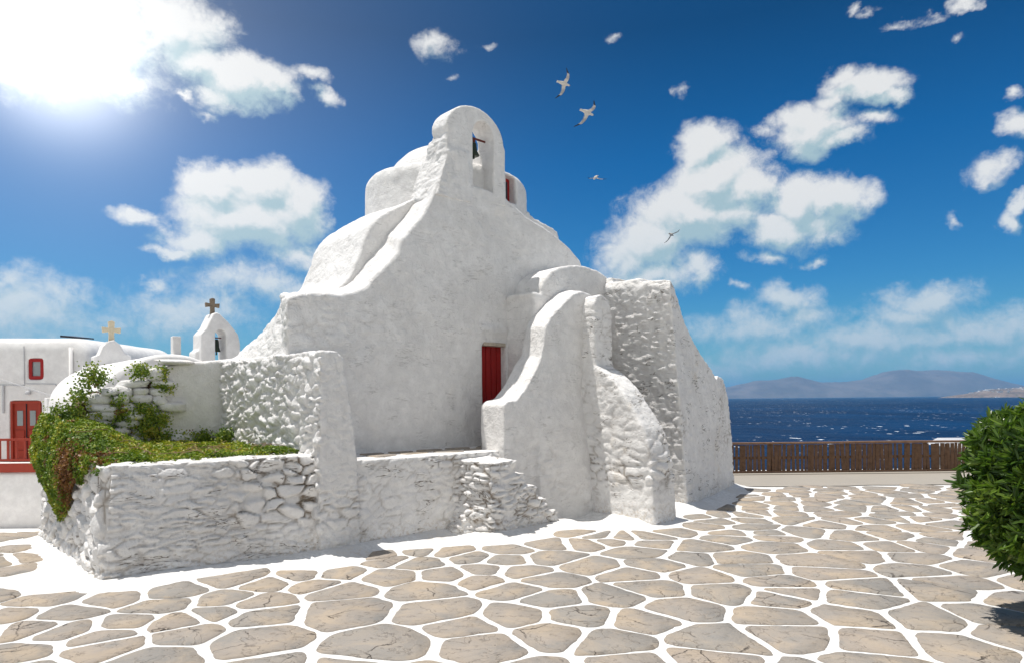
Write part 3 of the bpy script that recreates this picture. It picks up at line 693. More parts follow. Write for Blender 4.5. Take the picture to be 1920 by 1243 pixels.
# terrace in front of the door
te_ = empty('terrace', st2w(0, .6), ANG, 'whitewashed raised terrace with rubble front wall below the red church door', 'terrace')
tb = Shape().slab([(-1.0,-.3),(-1.0,1.10),(1.2,1.28),(1.9,1.35),(3.0,1.35),(3.4,1.1),(3.4,-.3)], -.2, 1.38, [(-1.0,-.3),(-1.0,.95),(.2,1.12),(1.2,1.25),(3.0,1.3),(3.4,1.1),(3.4,-.3)])
def ter_disp(p, n):
    side = 1 - sstep(n[:, 2], .4, .8); a_, cr, _ = stones(p, (.26, .26, .15), 81, .45); m_ = side * (.35 + .8 * sstep(fbm(p * 1.3, 2, 82), -.2, .3))
    return .03 * fbm(p * 1.5, 3, 83) * side + .012 * fbm(p * 6, 3, 84) * side + .045 * a_ * m_ + .006 * fbm(p * 3, 2, 85), cr * m_
def shift(me, base):
    co = vco(me) - np.array((base[0], -base[1], 0)); me.vertices.foreach_set('co', co.ravel()); me.update(); return me
link('wall', shift(solid(tb, .026, 3, ter_disp), (0, .6)), M['masonry'], te_)
sp_ = [(s + .1 * rs.normal(), t + .07 * rs.normal()) for s in np.arange(-1.2, 3.8, .62) for t in np.arange(-.6, 1.6, .42)]
sp_ = np.array([(s, -(t) + .6) for s, t in sp_])
kp = np.array([(-.5 < s < 2.9) and (.12 < .6 - y < .80) for s, y in sp_])
link('flagstones', voronoi_stones(sp_, kp, lambda c, r: .12, .012, lambda x, y: 1.385, 4), M['flag'], te_)
# stub of stone steps
sb = Shape().prism([(1.10,-.2),(1.12,1.30),(1.84,1.31),(1.86,1.08),(2.08,1.07),(2.10,.84),(2.34,.83),(2.36,.58),(2.60,.57),(2.62,.33),(2.84,.32),(2.86,.13),(3.12,.12),(3.14,-.2)], .9, 1.98,
        [(1.22,-.2),(1.20,1.25),(1.78,1.28),(1.82,1.04),(2.02,1.03),(2.06,.80),(2.28,.79),(2.32,.55),(2.55,.54),(2.58,.30),(2.80,.29),(2.84,.12),(3.08,.11),(3.12,-.2)])
sb.loft([(.75,-1.1,-.2),(1.5,-2.12,-.2),(1.9,-1.9,-.2),(1.9,-.9,-.2)], [(1.12,-1.1,.75),(1.3,-1.95,.75),(1.8,-1.8,.75),(1.8,-.9,.75)])
def sb_disp(p, n):
    side = 1 - .8 * sstep(n[:, 2], .5, .85); a_, cr, _ = stones(p, (.30, .30, .10), 91, .4); return .015 * fbm(p * 2, 3, 92) + .055 * a_ * side, cr * side
wall_thing('stone_steps', solid(sb, .024, 1, sb_disp), M['masonry'], (2.1, 1.4), 'short flight of rough whitewashed stone steps ending the terrace wall', 'steps')
# tall garden wall whose rubble side faces left
gw = Shape().prism([(-1.60,-.2),(-1.56,3.02),(-1.48,3.08),(-1.12,3.06),(-.96,2.9),(-.90,2.45),(-.76,1.45),(-.72,.6),(-.70,-.2)], -2.7, 1.12,
     [(-1.44,-.2),(-1.38,2.98),(-1.32,3.06),(-1.10,3.07),(-.98,2.95),(-.88,2.4),(-.76,1.4),(-.74,.6),(-.72,-.2)])
def gw_disp(p, n):
    z = p[:, 2]; leftf = sstep(-n[:, 0], .35, .75); a_, cr, _ = stones(p, (.21, .21, .15), 101, .7, .3); a2, cr2, _ = stones(p, (.3, .3, .12), 105, .35)
    low = sstep(-z, -1.2, -.7) * (1 - leftf)
    d = .022 * fbm(p * 1.6, 3, 102) + (.05 * a_ + .045 * fbm(p * 8, 4, 103)) * leftf + .012 * a_ * (1 - leftf) + .035 * a2 * low
    return d, cr * .3 * leftf + cr2 * low
wall_thing('garden_wall', solid(gw, .024, 2, gw_disp), M['rough'], (-1.1, -.6), 'tall lumpy white rubble wall rising beside the terrace')
# planter: low walls holding the green mat
pf = [(-4.22,-3.6),(-4.22,.72),(-4.05,.82),(-2.6,.98),(-1.2,1.14),(-1.2,-3.6)]; pt = [(-4.12,-3.6),(-4.12,.45),(-4.0,.58),(-2.6,.80),(-1.2,1.0),(-1.2,-3.6)]
pw = Shape().slab(pf, -.9, 1.50, pt)
def pw_disp(p, n):
    s, t, z = p[:, 0], -p[:, 1], p[:, 2]; top = sstep(n[:, 2], .5, .85); leftf = sstep(-n[:, 0], .5, .8); fr = (1 - leftf) * (1 - top)
    a1_, c1, _ = stones(p, (.50, .5, .10), 111, .5, .2); a2, c2, _ = stones(p, (.27, .27, .15), 113, .30, .22); a3, c3, _ = stones(p, (.27, .27, .24), 117, .4, .4)
    ex = sstep(s + .5 * fbm(p * 1.1, 2, 119), -3.1, -2.3) * sstep(z + .25 * fbm(p * 1.5, 2, 120), .45, .8); rightlow = sstep(s, -2.2, -1.6)
    ex = np.clip(ex + .5 * rightlow * sstep(z, .2, .5), 0, 1)
    d = .025 * fbm(p * 1.3, 3, 112) + fr * ((1 - ex) * .030 * a1_ + ex * .075 * a2) + leftf * .065 * a3 + top * .02 * a2 + .006 * fbm(p * 8, 3, 118)
    return d, fr * ((1 - ex) * c1 * .45 + ex * c2 * 1.3) + leftf * c3
wall_thing('planter_wall', solid(pw, .021, 1, pw_disp), M['masonry'], (-2.7, -1.4), 'low whitewashed dry-stone planter wall at the near corner under green creeper', 'wall')
# back wall of the planter: smooth at right, loose stones at left
hw_ = empty('back_wall', st2w(-2.6, -2.6), ANG, 'white wall behind the green creeper with bare loose stones at its left end', 'wall')
hb = Shape().prism([(-2.62,-.9),(-2.62,2.76),(-2.5,2.95),(-2.19,3.02),(-1.7,3.07),(-1.2,3.12),(-1.2,-.9)], -2.4, -2.95)
Shape().prism([(s + 2.6, z) for s, z in [(-4.02,-.9),(-3.98,1.9),(-3.82,2.25),(-3.5,2.50),(-2.9,2.66),(-2.6,2.78),(-2.6,-.9)]], .14, -.5).obj('rubble_core', M['soil'], hw_)
link('wall', shift(solid(hb, .03, 3, lambda p, n: (.03 * fbm(p * 1.5, 3, 121) + .02 * fbm(p * 5, 3, 122) * sstep(p[:, 2], 2.7, 2.95), 0 * p[:, 0])), (-2.6, -2.6)), M['rough'], hw_)
stn = []
sr = np.random.default_rng(31)
for row in range(9):
    s = -4.1 + .12 * (row % 2); z = 1.55 + row * .135
    while s < -2.55 + .1 * math.sin(row * 2.1):
        wd = sr.uniform(.22, .52); hh = sr.uniform(.13, .18)
        lim = np.interp(s, [-4.15, -3.95, -3.6, -3.0, -2.7, -2.4], [1.9, 2.25, 2.66, 2.74, 2.86, 2.9])
        if z < lim: stn.append((s + wd / 2, -2.5 - sr.uniform(-.04, .06), z, wd * .50, hh * .56))
        s += wd * .98
stn.append((-2.32, -2.5, 3.02, .30, .05)); stn.append((-2.66, -2.46, 2.80, .14, .12))
V = []; 
for i, (s, t_, z, rw, rh) in enumerate(stn):
    q = Shape().ball((0, 0, 0), 1, 14); P_ = np.array(q.v); P_ = np.sign(P_) * np.abs(P_) ** .62
    P_ = P_ * (1 + .30 * fbm(P_ * 1.2 + i * 5.3, 2, 7)[:, None] + .05 * fbm(P_ * 4 + i, 2, 8)[:, None])
    tl = sr.uniform(-.14, .14); P_ = P_ * np.array((rw, .24, rh)); P_ = np.c_[P_[:, 0] * math.cos(tl) - P_[:, 2] * math.sin(tl), P_[:, 1], P_[:, 0] * math.sin(tl) + P_[:, 2] * math.cos(tl)]
    q.v = [tuple(a) for a in P_ + np.array((s + 2.6, -t_ - 2.6, z))]
    q.obj('stone', M['rough'], hw_, smooth=True)

# ---------------------------------------------------------------- foliage
def leaf_mat(name, cols, rough=.5, transl=.25):
    m = bpy.data.materials.new(name); m.use_nodes = True; t = NT(m.node_tree); b = t.n['Principled BSDF']; o = t.n['Material Output']
    at = t.new('ShaderNodeAttribute', attribute_name='tone').outputs['Fac']
    cr = t.new('ShaderNodeValToRGB'); t.put(cr.inputs[0], at); e = cr.color_ramp.elements
    e[0].position, e[0].color = cols[0][0], cols[0][1] + (1,); e[1].position, e[1].color = cols[-1][0], cols[-1][1] + (1,)
    for p_, c_ in cols[1:-1]: q = e.new(p_); q.color = c_ + (1,)
    c = cr.outputs[0]; t.put(b.inputs['Base Color'], c); b.inputs['Roughness'].default_value = rough; b.inputs['Specular IOR Level'].default_value = .35
    tr = t.new('ShaderNodeBsdfTranslucent'); t.put(tr.inputs[0], t.mix(1.0, c, (1.3, 1.5, .6, 1), 'MULTIPLY'))
    mx = t.new('ShaderNodeMixShader'); mx.inputs[0].default_value = transl; t.l.new(b.outputs[0], mx.inputs[1]); t.l.new(tr.outputs[0], mx.inputs[2]); t.l.new(mx.outputs[0], o.inputs[0])
    return m
M['creeper'] = leaf_mat('creeping succulent', [(0, (.06, .11, .014)), (.3, (.13, .21, .02)), (.55, (.27, .32, .03)), (.72, (.46, .40, .05)), (.82, (.28, .14, .05)), (1, (.17, .07, .03))], .45, .2)
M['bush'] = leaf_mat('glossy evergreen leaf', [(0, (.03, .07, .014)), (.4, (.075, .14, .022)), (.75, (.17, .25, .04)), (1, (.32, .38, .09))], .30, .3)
def unit(v): return v / (np.linalg.norm(v, axis=1, keepdims=True) + 1e-9)
def leaves(c, nrm, size, width, spread, r, lens=False, fold=.25):
    """one small leaf face per point, tipped about its surface direction"""
    n = len(c); a = unit(nrm + spread * r.normal(size=(n, 3))); b = unit(np.cross(a, r.normal(size=(n, 3)))); u = np.cross(a, b)
    L = (size * r.uniform(.7, 1.3, n))[:, None]; Wd = L * width
    if not lens:
        # leaf lies across 'a'
        V = np.stack([c, c + b * L * .5 + u * Wd * .5 + a * L * .15, c + b * L + a * L * .05, c + b * L * .5 - u * Wd * .5 + a * L * .15], 1).reshape(-1, 3)
        k = np.arange(n)[:, None] * 4; return V, k + np.array([[0, 1, 2, 3]])
    # a folded, pointed leaf growing along a
    V = np.stack([c, c + a * L * .3 + u * Wd * .42 + b * Wd * fold, c + a * L * .7 + u * Wd * .40 + b * Wd * fold, c + a * L, c + a * L * .7 - u * Wd * .40 + b * Wd * fold, c + a * L * .3 - u * Wd * .42 + b * Wd * fold, c + a * L * .3, c + a * L * .7], 1).reshape(-1, 3)
    k = np.arange(n)[:, None] * 8
    return V, np.concatenate([k + np.array([q]) for q in ((0, 1, 6, 6), (1, 2, 7, 6), (2, 3, 7, 7), (0, 6, 5, 5), (6, 7, 4, 5), (7, 3, 4, 4))])
def foliage_mesh(name, V, F, tone):
    F = np.asarray(F); bm_v = V; me = bpy.data.meshes.new(name)
    tri = F[:, 2] == F[:, 3]; lens_ = np.where(tri, 3, 4); flat = np.concatenate([F[~tri].ravel(), F[tri][:, :3].ravel()]) if tri.any() else F.ravel()
    tot = np.concatenate([np.full((~tri).sum(), 4), np.full(tri.sum(), 3)]); st_ = np.r_[0, np.cumsum(tot)[:-1]]
    me.vertices.add(len(V)); me.vertices.foreach_set('co', np.asarray(bm_v, np.float32).ravel()); me.loops.add(len(flat)); me.loops.foreach_set('vertex_index', flat.astype(np.int32))
    me.polygons.add(len(tot)); me.polygons.foreach_set('loop_start', st_.astype(np.int32)); me.polygons.foreach_set('loop_total', tot.astype(np.int32)); me.update(calc_edges=True)
    at = me.attributes.new('tone', 'FLOAT', 'POINT'); at.data.foreach_set('value', np.asarray(tone, np.float32)); return me

# creeping plant: local frame of the church (s, -t, z)
lr = np.random.default_rng(77)
def mat_z(s, t):
    q = np.c_[s * 1.6, t * 1.6, s * 0]
    mound = sstep(-s, 2.75, 3.9) * sstep(-t, -.4, 2.0)
    return 1.55 + .46 * mound + .05 + .09 * fbm(q * 1.4, 3, 5) + .05 * sstep(-t, .6, 2.2) - .05 * sstep(t, .3, .75)
pts = []; nrm = []
n = 46000; s = lr.uniform(-4.2, -1.42, n); t = lr.uniform(-3.1, .72, n)
edge_f = np.interp(s, [-4.3, -3.9, -3.2, -2.4, -1.4], [.50, .30, .38, .46, .62]) + .10 * fbm(np.c_[s * 3, s * 0, s * 0], 3, 6)
edge_f = edge_f + .10; ok = (t < edge_f) & ~((t < -2.35) & (s > -3.85)); s, t = s[ok], t[ok]
z = mat_z(s, t) - .05 * lr.random(len(s)) - .10 * sstep(t - np.interp(s, [-4.3, -3.9, -3.2, -2.4, -1.4], [.50, .30, .38, .46, .62]), -.12, .02)
e_ = .04; gx_ = (mat_z(s + e_, t) - mat_z(s - e_, t)) / (2 * e_); gt_ = (mat_z(s, t + e_) - mat_z(s, t - e_)) / (2 * e_)
pts.append(np.c_[s, -t, z]); nrm.append(unit(np.c_[-gx_, gt_, np.ones(len(s))]))
# the part that hangs over the left wall
n = 40000; t = lr.uniform(-3.1, .15, n); z = lr.uniform(.4, 2.15, n)
lowz = np.interp(t, [-3.6, -3.2, -2.6, -2.1, -1.6, -1.2, -.8, -.3, .15], [1.1, 1.0, .88, .72, .55, .72, 1.12, 1.28, 1.45]) + .10 * fbm(np.c_[t * 4, t * 0, t * 0], 3, 12)
topz = mat_z(np.full(n, -4.15), t); ok = (z > lowz) & (z < topz + .02); t, z, lowz, topz = t[ok], z[ok], lowz[ok], topz[ok]
bulge = .04 + .12 * np.sin(np.clip((z - lowz) / (topz - lowz + .01), 0, 1) * math.pi) * sstep(-t, -.2, 1.2) + .05 * fbm(np.c_[t * 2, z * 2, z * 0], 3, 15)
pts.append(np.c_[-4.16 - bulge - .04 * lr.random(len(t)), -t, z]); nrm.append(unit(np.c_[-np.ones(len(t)), 0 * t, .45 + 0 * t]))
# tufts growing between the loose stones
for (cs, cz, r_, k) in [(-3.6,2.74,.20,700),(-3.8,2.45,.14,350),(-3.25,2.38,.12,350),(-2.92,2.86,.14,500),(-2.60,2.84,.10,420),(-2.56,2.60,.12,450),(-2.84,2.19,.15,700),(-2.78,1.86,.2,1100),(-2.62,2.05,.12,500),(-3.19,2.14,.15,600),(-4.0,2.15,.2,900),(-3.9,1.95,.25,1200),(-3.55,2.12,.09,150),(-2.55,1.70,.16,500),(-3.4,1.90,.12,200),(-1.66,1.72,.13,700),(-1.9,1.66,.16,500),(-2.2,1.62,.2,500)]:
    q = lr.normal(size=(k, 3)) * np.array((r_ * .55, .06, r_ * .5)) + np.array((cs, 2.30 if cs < -1.75 else 1.9, cz)); q[:, 1] -= .02
    pts.append(q); nrm.append(unit(np.c_[lr.normal(size=k) * .3, -np.ones(k), .6 + 0 * q[:, 0]]))
pts = np.concatenate(pts); nrm = np.concatenate(nrm)
lump = worley(pts / .16, 3)[0]; pts = pts - nrm * (lump * .07)[:, None]
V, Fq = leaves(pts, nrm, .042, .75, .55, lr)
pat = fbm(pts * 1.5, 3, 61); pat2 = fbm(pts * 5, 3, 62)
tone = .44 + .32 * pat + .30 * pat2 + lr.normal(size=len(pts)) * .12 - .1 * lump
brown = sstep(-pts[:, 0], 4.05, 4.15) * np.exp(-((-pts[:, 1]) + .75) ** 2 / .16) * sstep(-pts[:, 2], -1.9, -1.6)
tone = np.where((lr.random(len(pts)) < brown * 1.1) | (lr.random(len(pts)) < sstep(pat2 - pat * .6, .32, .62) * .8), lr.uniform(.8, 1, len(pts)), np.clip(tone, 0, .75))
base = (-2.8, -1.5)
V = V - np.array((base[0], -base[1], 0)); tone = np.repeat(tone, 4)
# the twiggy bed the leaves grow from
us = np.linspace(-4.08, -1.4, 70); ut = np.linspace(-3.1, .42, 90); US, UT = np.meshgrid(us, ut)
ZZ = mat_z(US.ravel(), UT.ravel()) - .10 - .35 * sstep(UT.ravel(), .05, .42) - .3 * ((UT.ravel() < -2.4) & (US.ravel() > -4)); V2 = np.c_[US.ravel() - base[0], -UT.ravel() + base[1], ZZ]
ii = np.arange(70 * 90).reshape(90, 70); F2 = np.stack([ii[:-1, :-1].ravel(), ii[:-1, 1:].ravel(), ii[1:, 1:].ravel(), ii[1:, :-1].ravel()], 1)
# and the bed of the hanging part
ut = np.linspace(-3.0, -1.25, 70); uz = np.linspace(0, 1, 24); UT, UZ = np.meshgrid(ut, uz); ft = UT.ravel()
lz = np.interp(ft, [-3.6, -3.2, -2.6, -2.1, -1.6, -1.2, -.8, -.3, .15], [1.15, 1.05, .93, .77, .6, .77, 1.17, 1.33, 1.45]) + .05; tz = mat_z(np.full(len(ft), -4.15), ft) - .05; lz = lz + .12
z3 = lz + (tz - lz) * UZ.ravel()
bl = .0 + .09 * np.sin(UZ.ravel() * math.pi) * sstep(-ft, -.2, 1.2); V3 = np.c_[-4.15 - bl - base[0], -ft + base[1], z3]
ii = np.arange(70 * 24).reshape(24, 70); F3 = np.stack([ii[:-1, :-1].ravel(), ii[:-1, 1:].ravel(), ii[1:, 1:].ravel(), ii[1:, :-1].ravel()], 1)
nl = len(Fq); VV = np.concatenate([V, V2, V3]); FF = np.concatenate([Fq, F2 + len(V), F3 + len(V) + len(V2)]); tone = np.concatenate([tone, np.zeros(len(V2) + len(V3))])
me = foliage_mesh('creeping_plant', VV, FF, tone)
mi = np.zeros(len(FF), np.int32); mi[nl:] = 1
o = link('creeping_plant', me, [M['creeper'], M['soil']], None, st2w(base[0], base[1], 0), ANG, smooth=False); me.polygons.foreach_set('material_index', mi)
tag(o, 'dense green and russet succulent creeper spilling over the low white planter wall', 'creeper', kind='stuff')
# a few dead stems
tw = Shape()
for _ in range(34):
    s0, t0 = lr.uniform(-4.0, -1.6), lr.uniform(-1.2, .3); a = lr.uniform(0, 6.28); L = lr.uniform(.15, .45); P_ = []
    for k in range(5):
        ss, tt = s0 + L * k / 4 * math.cos(a + k * .25), min(.45, t0 + L * k / 4 * math.sin(a + k * .25)); P_.append((ss - base[0], -tt + base[1], float(mat_z(np.array([ss]), np.array([tt]))[0]) + .01 + .03 * math.sin(k)))
    tw.tube(P_, .005, 5)
tag(tw.obj('dead_stems', M['bark'], None, loc=st2w(base[0], base[1], 0), rz=ANG), 'thin dry brown stems lying over the green creeper', 'twigs', kind='stuff')

# clipped bush at the right edge
BC = np.array((5.64, 6.62)); bush = empty('bush', (BC[0], BC[1], 0), 0, 'rounded clipped evergreen bush with glossy leaves at the right edge', 'bush')
br = np.random.default_rng(15)
def brad(d):   # radius of the crown in each direction
    zz = d[:, 2]; az_ = np.arctan2(d[:, 1], d[:, 0])
    r = .99 + .10 * fbm(d * 1.8, 3, 3) + .13 * fbm(d * 4.5, 3, 4)
    # shoulder knob on the left, upright top further right
    r = r + .20 * np.exp(-((d - np.array((-.80, -.15, .58))) ** 2).sum(1) / .035) - .10 * np.exp(-((d - np.array((-.55, -.2, .80))) ** 2).sum(1) / .05)
    return r
CZ = 1.34; nb = 2700
d = unit(br.normal(size=(nb, 3))); sc = np.array((1.02, 1.0, .98))
dep = 1.05 - .30 * br.random(nb) ** 1.5; c = d * (brad(d) * dep)[:, None] * sc + np.array((0, 0, CZ)); ok = c[:, 2] > .28; c, d = c[ok], d[ok]
tip = unit(d + np.array((0, 0, .55)) + .28 * br.normal(size=d.shape))
# each twig carries a whorl of leaves
K = 11; n = len(c); cc = np.repeat(c, K, 0); tt = np.repeat(tip, K, 0); side = unit(np.cross(tt, br.normal(size=tt.shape)))
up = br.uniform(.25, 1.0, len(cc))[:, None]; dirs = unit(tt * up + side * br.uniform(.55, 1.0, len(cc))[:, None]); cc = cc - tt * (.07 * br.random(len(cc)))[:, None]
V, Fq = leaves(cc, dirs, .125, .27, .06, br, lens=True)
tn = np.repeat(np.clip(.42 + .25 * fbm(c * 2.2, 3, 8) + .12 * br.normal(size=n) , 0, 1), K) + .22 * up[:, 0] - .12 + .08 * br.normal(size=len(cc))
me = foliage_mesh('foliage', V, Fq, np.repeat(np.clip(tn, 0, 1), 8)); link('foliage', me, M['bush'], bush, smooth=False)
trk = Shape().tube([(0, 0, -.05), (.02, .02, .3), (-.02, 0, .6), (.05, .05, 1.2)], [.09, .065, .055, .03], 10)
for k in range(9):
    a = k * 2.4; trk.tube([(0, 0, .45 + .05 * k), (.35 * math.cos(a), .35 * math.sin(a), .8 + .07 * k), (.75 * math.cos(a), .75 * math.sin(a), 1.05 + .12 * k)], [.03, .02, .008], 6)
trk.obj('trunk', M['bark'], bush, smooth=True)

# ---------------------------------------------------------------- fence along the sea
M['wood'] = simple('weathered brown wood', (.17, .098, .058), .85, .45, 9, .006)
M['woodlight'] = simple('sun-bleached brown rail', (.27, .16, .10), .85, .4, 9, .006)
fr_ = np.random.default_rng(9); FX0, FX1, FY = 5.4, 17.6, 20.45; FL = FX1 - FX0
fe = empty('fence', (FX0, FY, 0), R(.6), 'low dark brown wooden slat fence along the sea edge', 'fence')
sl = Shape(); x = 0
while x < FL:
    wd = fr_.uniform(.06, .125); tl = fr_.normal(0, .016); z1 = .88 + fr_.normal(0, .006); y = -.02 + fr_.normal(0, .004)
    sl.loft([(x, y, .10), (x + wd, y, .10), (x + wd, y + .022, .10), (x, y + .022, .10)], [(x + tl, y, z1), (x + wd + tl, y, z1), (x + wd + tl, y + .022, z1), (x + tl, y + .022, z1)])
    x += wd + fr_.choice([.006, .015, .035, .05], p=[.25, .2, .3, .25])
sl.obj('slat_panel', M['wood'], fe)
x = 0
while x < FL:
    L = min(2.35, FL - x)
    Shape().box(x, x + L - .008, -.07, .08, .895 + fr_.uniform(0, .006), .955 + fr_.uniform(-.004, .008)).obj('top_rail', M['woodlight'], fe, bevel=.006)
    Shape().box(x, x + L - .008, .004, .05, .45, .53).obj('middle_rail', M['wood'], fe)
    Shape().box(x, x + L - .008, -.055, .07, .015, .10).obj('bottom_rail', M['woodlight'], fe, bevel=.006)
    Shape().box(x - .05, x + .05, .052, .13, -.3, .90).obj('post', M['wood'], fe)
    x += L
# kerb below the fence
Shape().box(-.5, FL, -.36, -.10, -.02, .045).obj('kerb', M['strip'], fe, bevel=.01)

# rocks on the shore behind the fence, and a low hut roof
hut = empty('hut', (16.9, 25.2, -1.56), R(-4), 'low hut with pale flat roof just behind the fence near the bush', 'hut')
Shape().box(-.9, 1.6, -.8, .8, 0, 2.0).obj('wall', M['strip'], hut)
Shape().loft([(-1.1,-1.0,2.0),(1.8,-1.0,2.0),(1.8,1.0,2.0),(-1.1,1.0,2.0)], [(-.75,-.8,2.26),(1.7,-.8,2.26),(1.7,.8,2.26),(-.75,.8,2.26)]).obj('roof', M['grey'], hut, bevel=.02)
Shape().box(-1.15, 1.85, -1.06, -.99, 2.0, 2.08).obj('eave', M['far'], hut)
rk = np.random.default_rng(44)
for i in range(7):
    q = Shape().ball((0, 0, 0), 1, 12); P_ = np.array(q.v); P_ = P_ * (1 + .25 * fbm(P_ * 1.3 + i * 4, 3, 3)[:, None]) * np.array((rk.uniform(.35, .6), .35, rk.uniform(.25, .36)))
    q.v = [tuple(a) for a in P_]; px_ = [7.0, 7.6, 8.5, 9.5, 10.6, 11.4, 6.3][i]
    o = q.obj('rock', M['strip'], None, smooth=True, loc=(px_ * 1.03, 21.35 + rk.uniform(-.1, .1), .62 + .0 * i))
    bpy.data.objects.remove(o)

# ---------------------------------------------------------------- white house, far left
hs_ = empty('house', (-16.0, 20.0, -1.3), 0, 'two-storey white house with red door and balcony at the left edge', 'house')
X0, X1 = -5.0, 3.62          # local x of the facade (right corner at world x -12.4)
def roundtop(y): 
    return [(X0, y, -.6), (X0, y, 5.62)] + [(X1 - .62 + .62 * math.sin(a), y, 4.95 + .56 * math.cos(a)) for a in np.linspace(0, math.pi / 2, 8)] + [(X1, y, -.6)]
rg = []
for dy, dz_, dxs in ((0, -.28, -.06), (.06, -.10, -.02), (.22, .02, 0), (.6, .05, 0), (5.0, .05, 0), (5.4, -.3, -.1)):
    rg.append([(x + (dxs if x > 0 else 0), dy, z + (dz_ if z > 1 else 0)) for x, _, z in roundtop(0)])
hb_ = Shape().rings(rg)
hcut = Shape().box(1.28, 2.20, -.3, .16, 1.70, 3.72); hcut.box(1.82, 2.28, -.3, .14, 4.32, 4.95)
hm = solid(hb_, .06, 3, lambda p, n: (.012 * fbm(p * 1.1, 3, 201), 0 * p[:, 0]), hcut, 1)
link('wall', hm, M['far'], hs_)
# local = world - (-16,20,-1.3):   door  x 1.31..2.17  z 1.87..3.69
d_ = Shape().box(1.30, 2.18, .06, .14, 1.72, 3.70).obj('door', M['brickred'], hs_)
for a, b_ in ((1.30, 1.36), (2.12, 2.18)): Shape().box(a, b_, .0, .06, 1.72, 3.70).obj('frame', M['brickred'], d_)
Shape().box(1.362, 2.118, .0, .06, 3.63, 3.70).obj('frame', M['brickred'], d_)
for a, b_ in ((1.37, 1.735), (1.745, 2.11)):
    for z0, z1 in ((1.80, 2.25), (2.32, 2.85)): Shape().box(a + .06, b_ - .06, .035, .06, z0, z1).obj('panel', M['brickred'], d_, bevel=.01)
    Shape().box(a + .10, b_ - .10, .040, .06, 2.98, 3.42).obj('pane', M['glass'], d_)
Shape().box(1.733, 1.747, .03, .06, 1.74, 3.62).obj('frame', M['black'], d_)
Shape().ball((1.78, .02, 2.62), .028, 8).obj('handle', M['iron'], d_)
w_ = Shape()
for q in ((1.83, 1.92, 4.33, 4.94), (2.17, 2.27, 4.33, 4.94), (1.92, 2.17, 4.33, 4.43), (1.92, 2.17, 4.85, 4.94)): w_.box(q[0], q[1], .03, .10, q[2], q[3])
w_ = w_.obj('window', M['red'], hs_); Shape().box(1.92, 2.17, .07, .09, 4.43, 4.85).obj('pane', M['glass'], w_)
Shape().tube([(3.12, -.05, 5.25), (3.12, -.05, 2.0)], .05, 10).obj('drainpipe', M['far'], hs_, smooth=True)
Shape().tube([(1.73, -.02, 5.3), (1.73, -.02, 4.25), (1.73, -.02, 4.15), (.2, -.02, 4.2)], .014, 6).obj('conduit', M['grey'], hs_)
Shape().tube([(1.73, -.02, 4.2), (2.65, -.02, 4.18), (2.78, -.02, 3.85)], .014, 6).obj('conduit', M['grey'], hs_)
Shape().tube([(1.12, -.03, 4.15), (1.12, -.03, 3.35)], .03, 8).obj('conduit', M['grey'], hs_)
Shape().lathe([(.001, .05), (.05, .04), (.07, -.05), (.04, -.07), (.001, -.07)], 12, (1.87, -.08, 3.95)).obj('wall_lamp', M['grey'], hs_, smooth=True)
Shape().loft([(2.45, .5, 5.60), (3.1, .5, 5.56), (3.1, 1.1, 5.58), (2.45, 1.1, 5.62)], [(2.45, .5, 5.66), (3.1, .5, 5.59), (3.1, 1.1, 5.62), (2.45, 1.1, 5.70)]).obj('roof_panel', M['black'], hs_)
# balcony, its slab, rails and balusters (front at y -1)
Shape().box(X0, 2.96, -1.0, -.02, 1.74, 1.93).obj('balcony_floor', M['far'], hs_, bevel=.01)
Shape().box(X0, 3.0, -1.06, -1.003, 1.72, 1.97).obj('fascia', M['brickred'], hs_)
rl = Shape().box(X0, 3.02, -1.06, -.98, 2.60, 2.66).obj('railing', M['brickred'], hs_)
Shape().box(X0, 3.02, -1.05, -.99, 2.03, 2.09).obj('rail', M['brickred'], rl)
for k in range(30):
    xk = 2.92 - k * .235
    if xk < X0: break
    Shape().box(xk - .024, xk + .024, -1.045, -.995, 2.09, 2.60).obj('baluster', M['brickred'], rl)
Shape().box(2.96, 3.02, -.98, -.02, 2.60, 2.66).obj('rail', M['brickred'], rl); Shape().box(2.955, 3.025, -1.055, -.985, 1.97, 2.60).obj('post', M['brickred'], rl)
# wall under the balcony
link('lower_wall', solid(Shape().box(X0, 3.45, -1.0, .3, -.6, 1.72), .06, 1, lambda p, n: (.01 * fbm(p * 1.3, 3, 203), 0 * p[:, 0])), M['far'], hs_)
Shape().box(2.90, 2.99, -1.05, -1.0, 1.40, 1.62).obj('meter_box', M['iron'], hs_)
tag(Shape().tube([(-19, 19.6, 3.9), (-16, 19.5, 3.3), (-14.4, 19.4, 2.98), (-12.9, 19.3, 2.50)], .012, 6).obj('cable', M['grey'], None), 'thin cable slanting across the white house with the red balcony', 'cable')

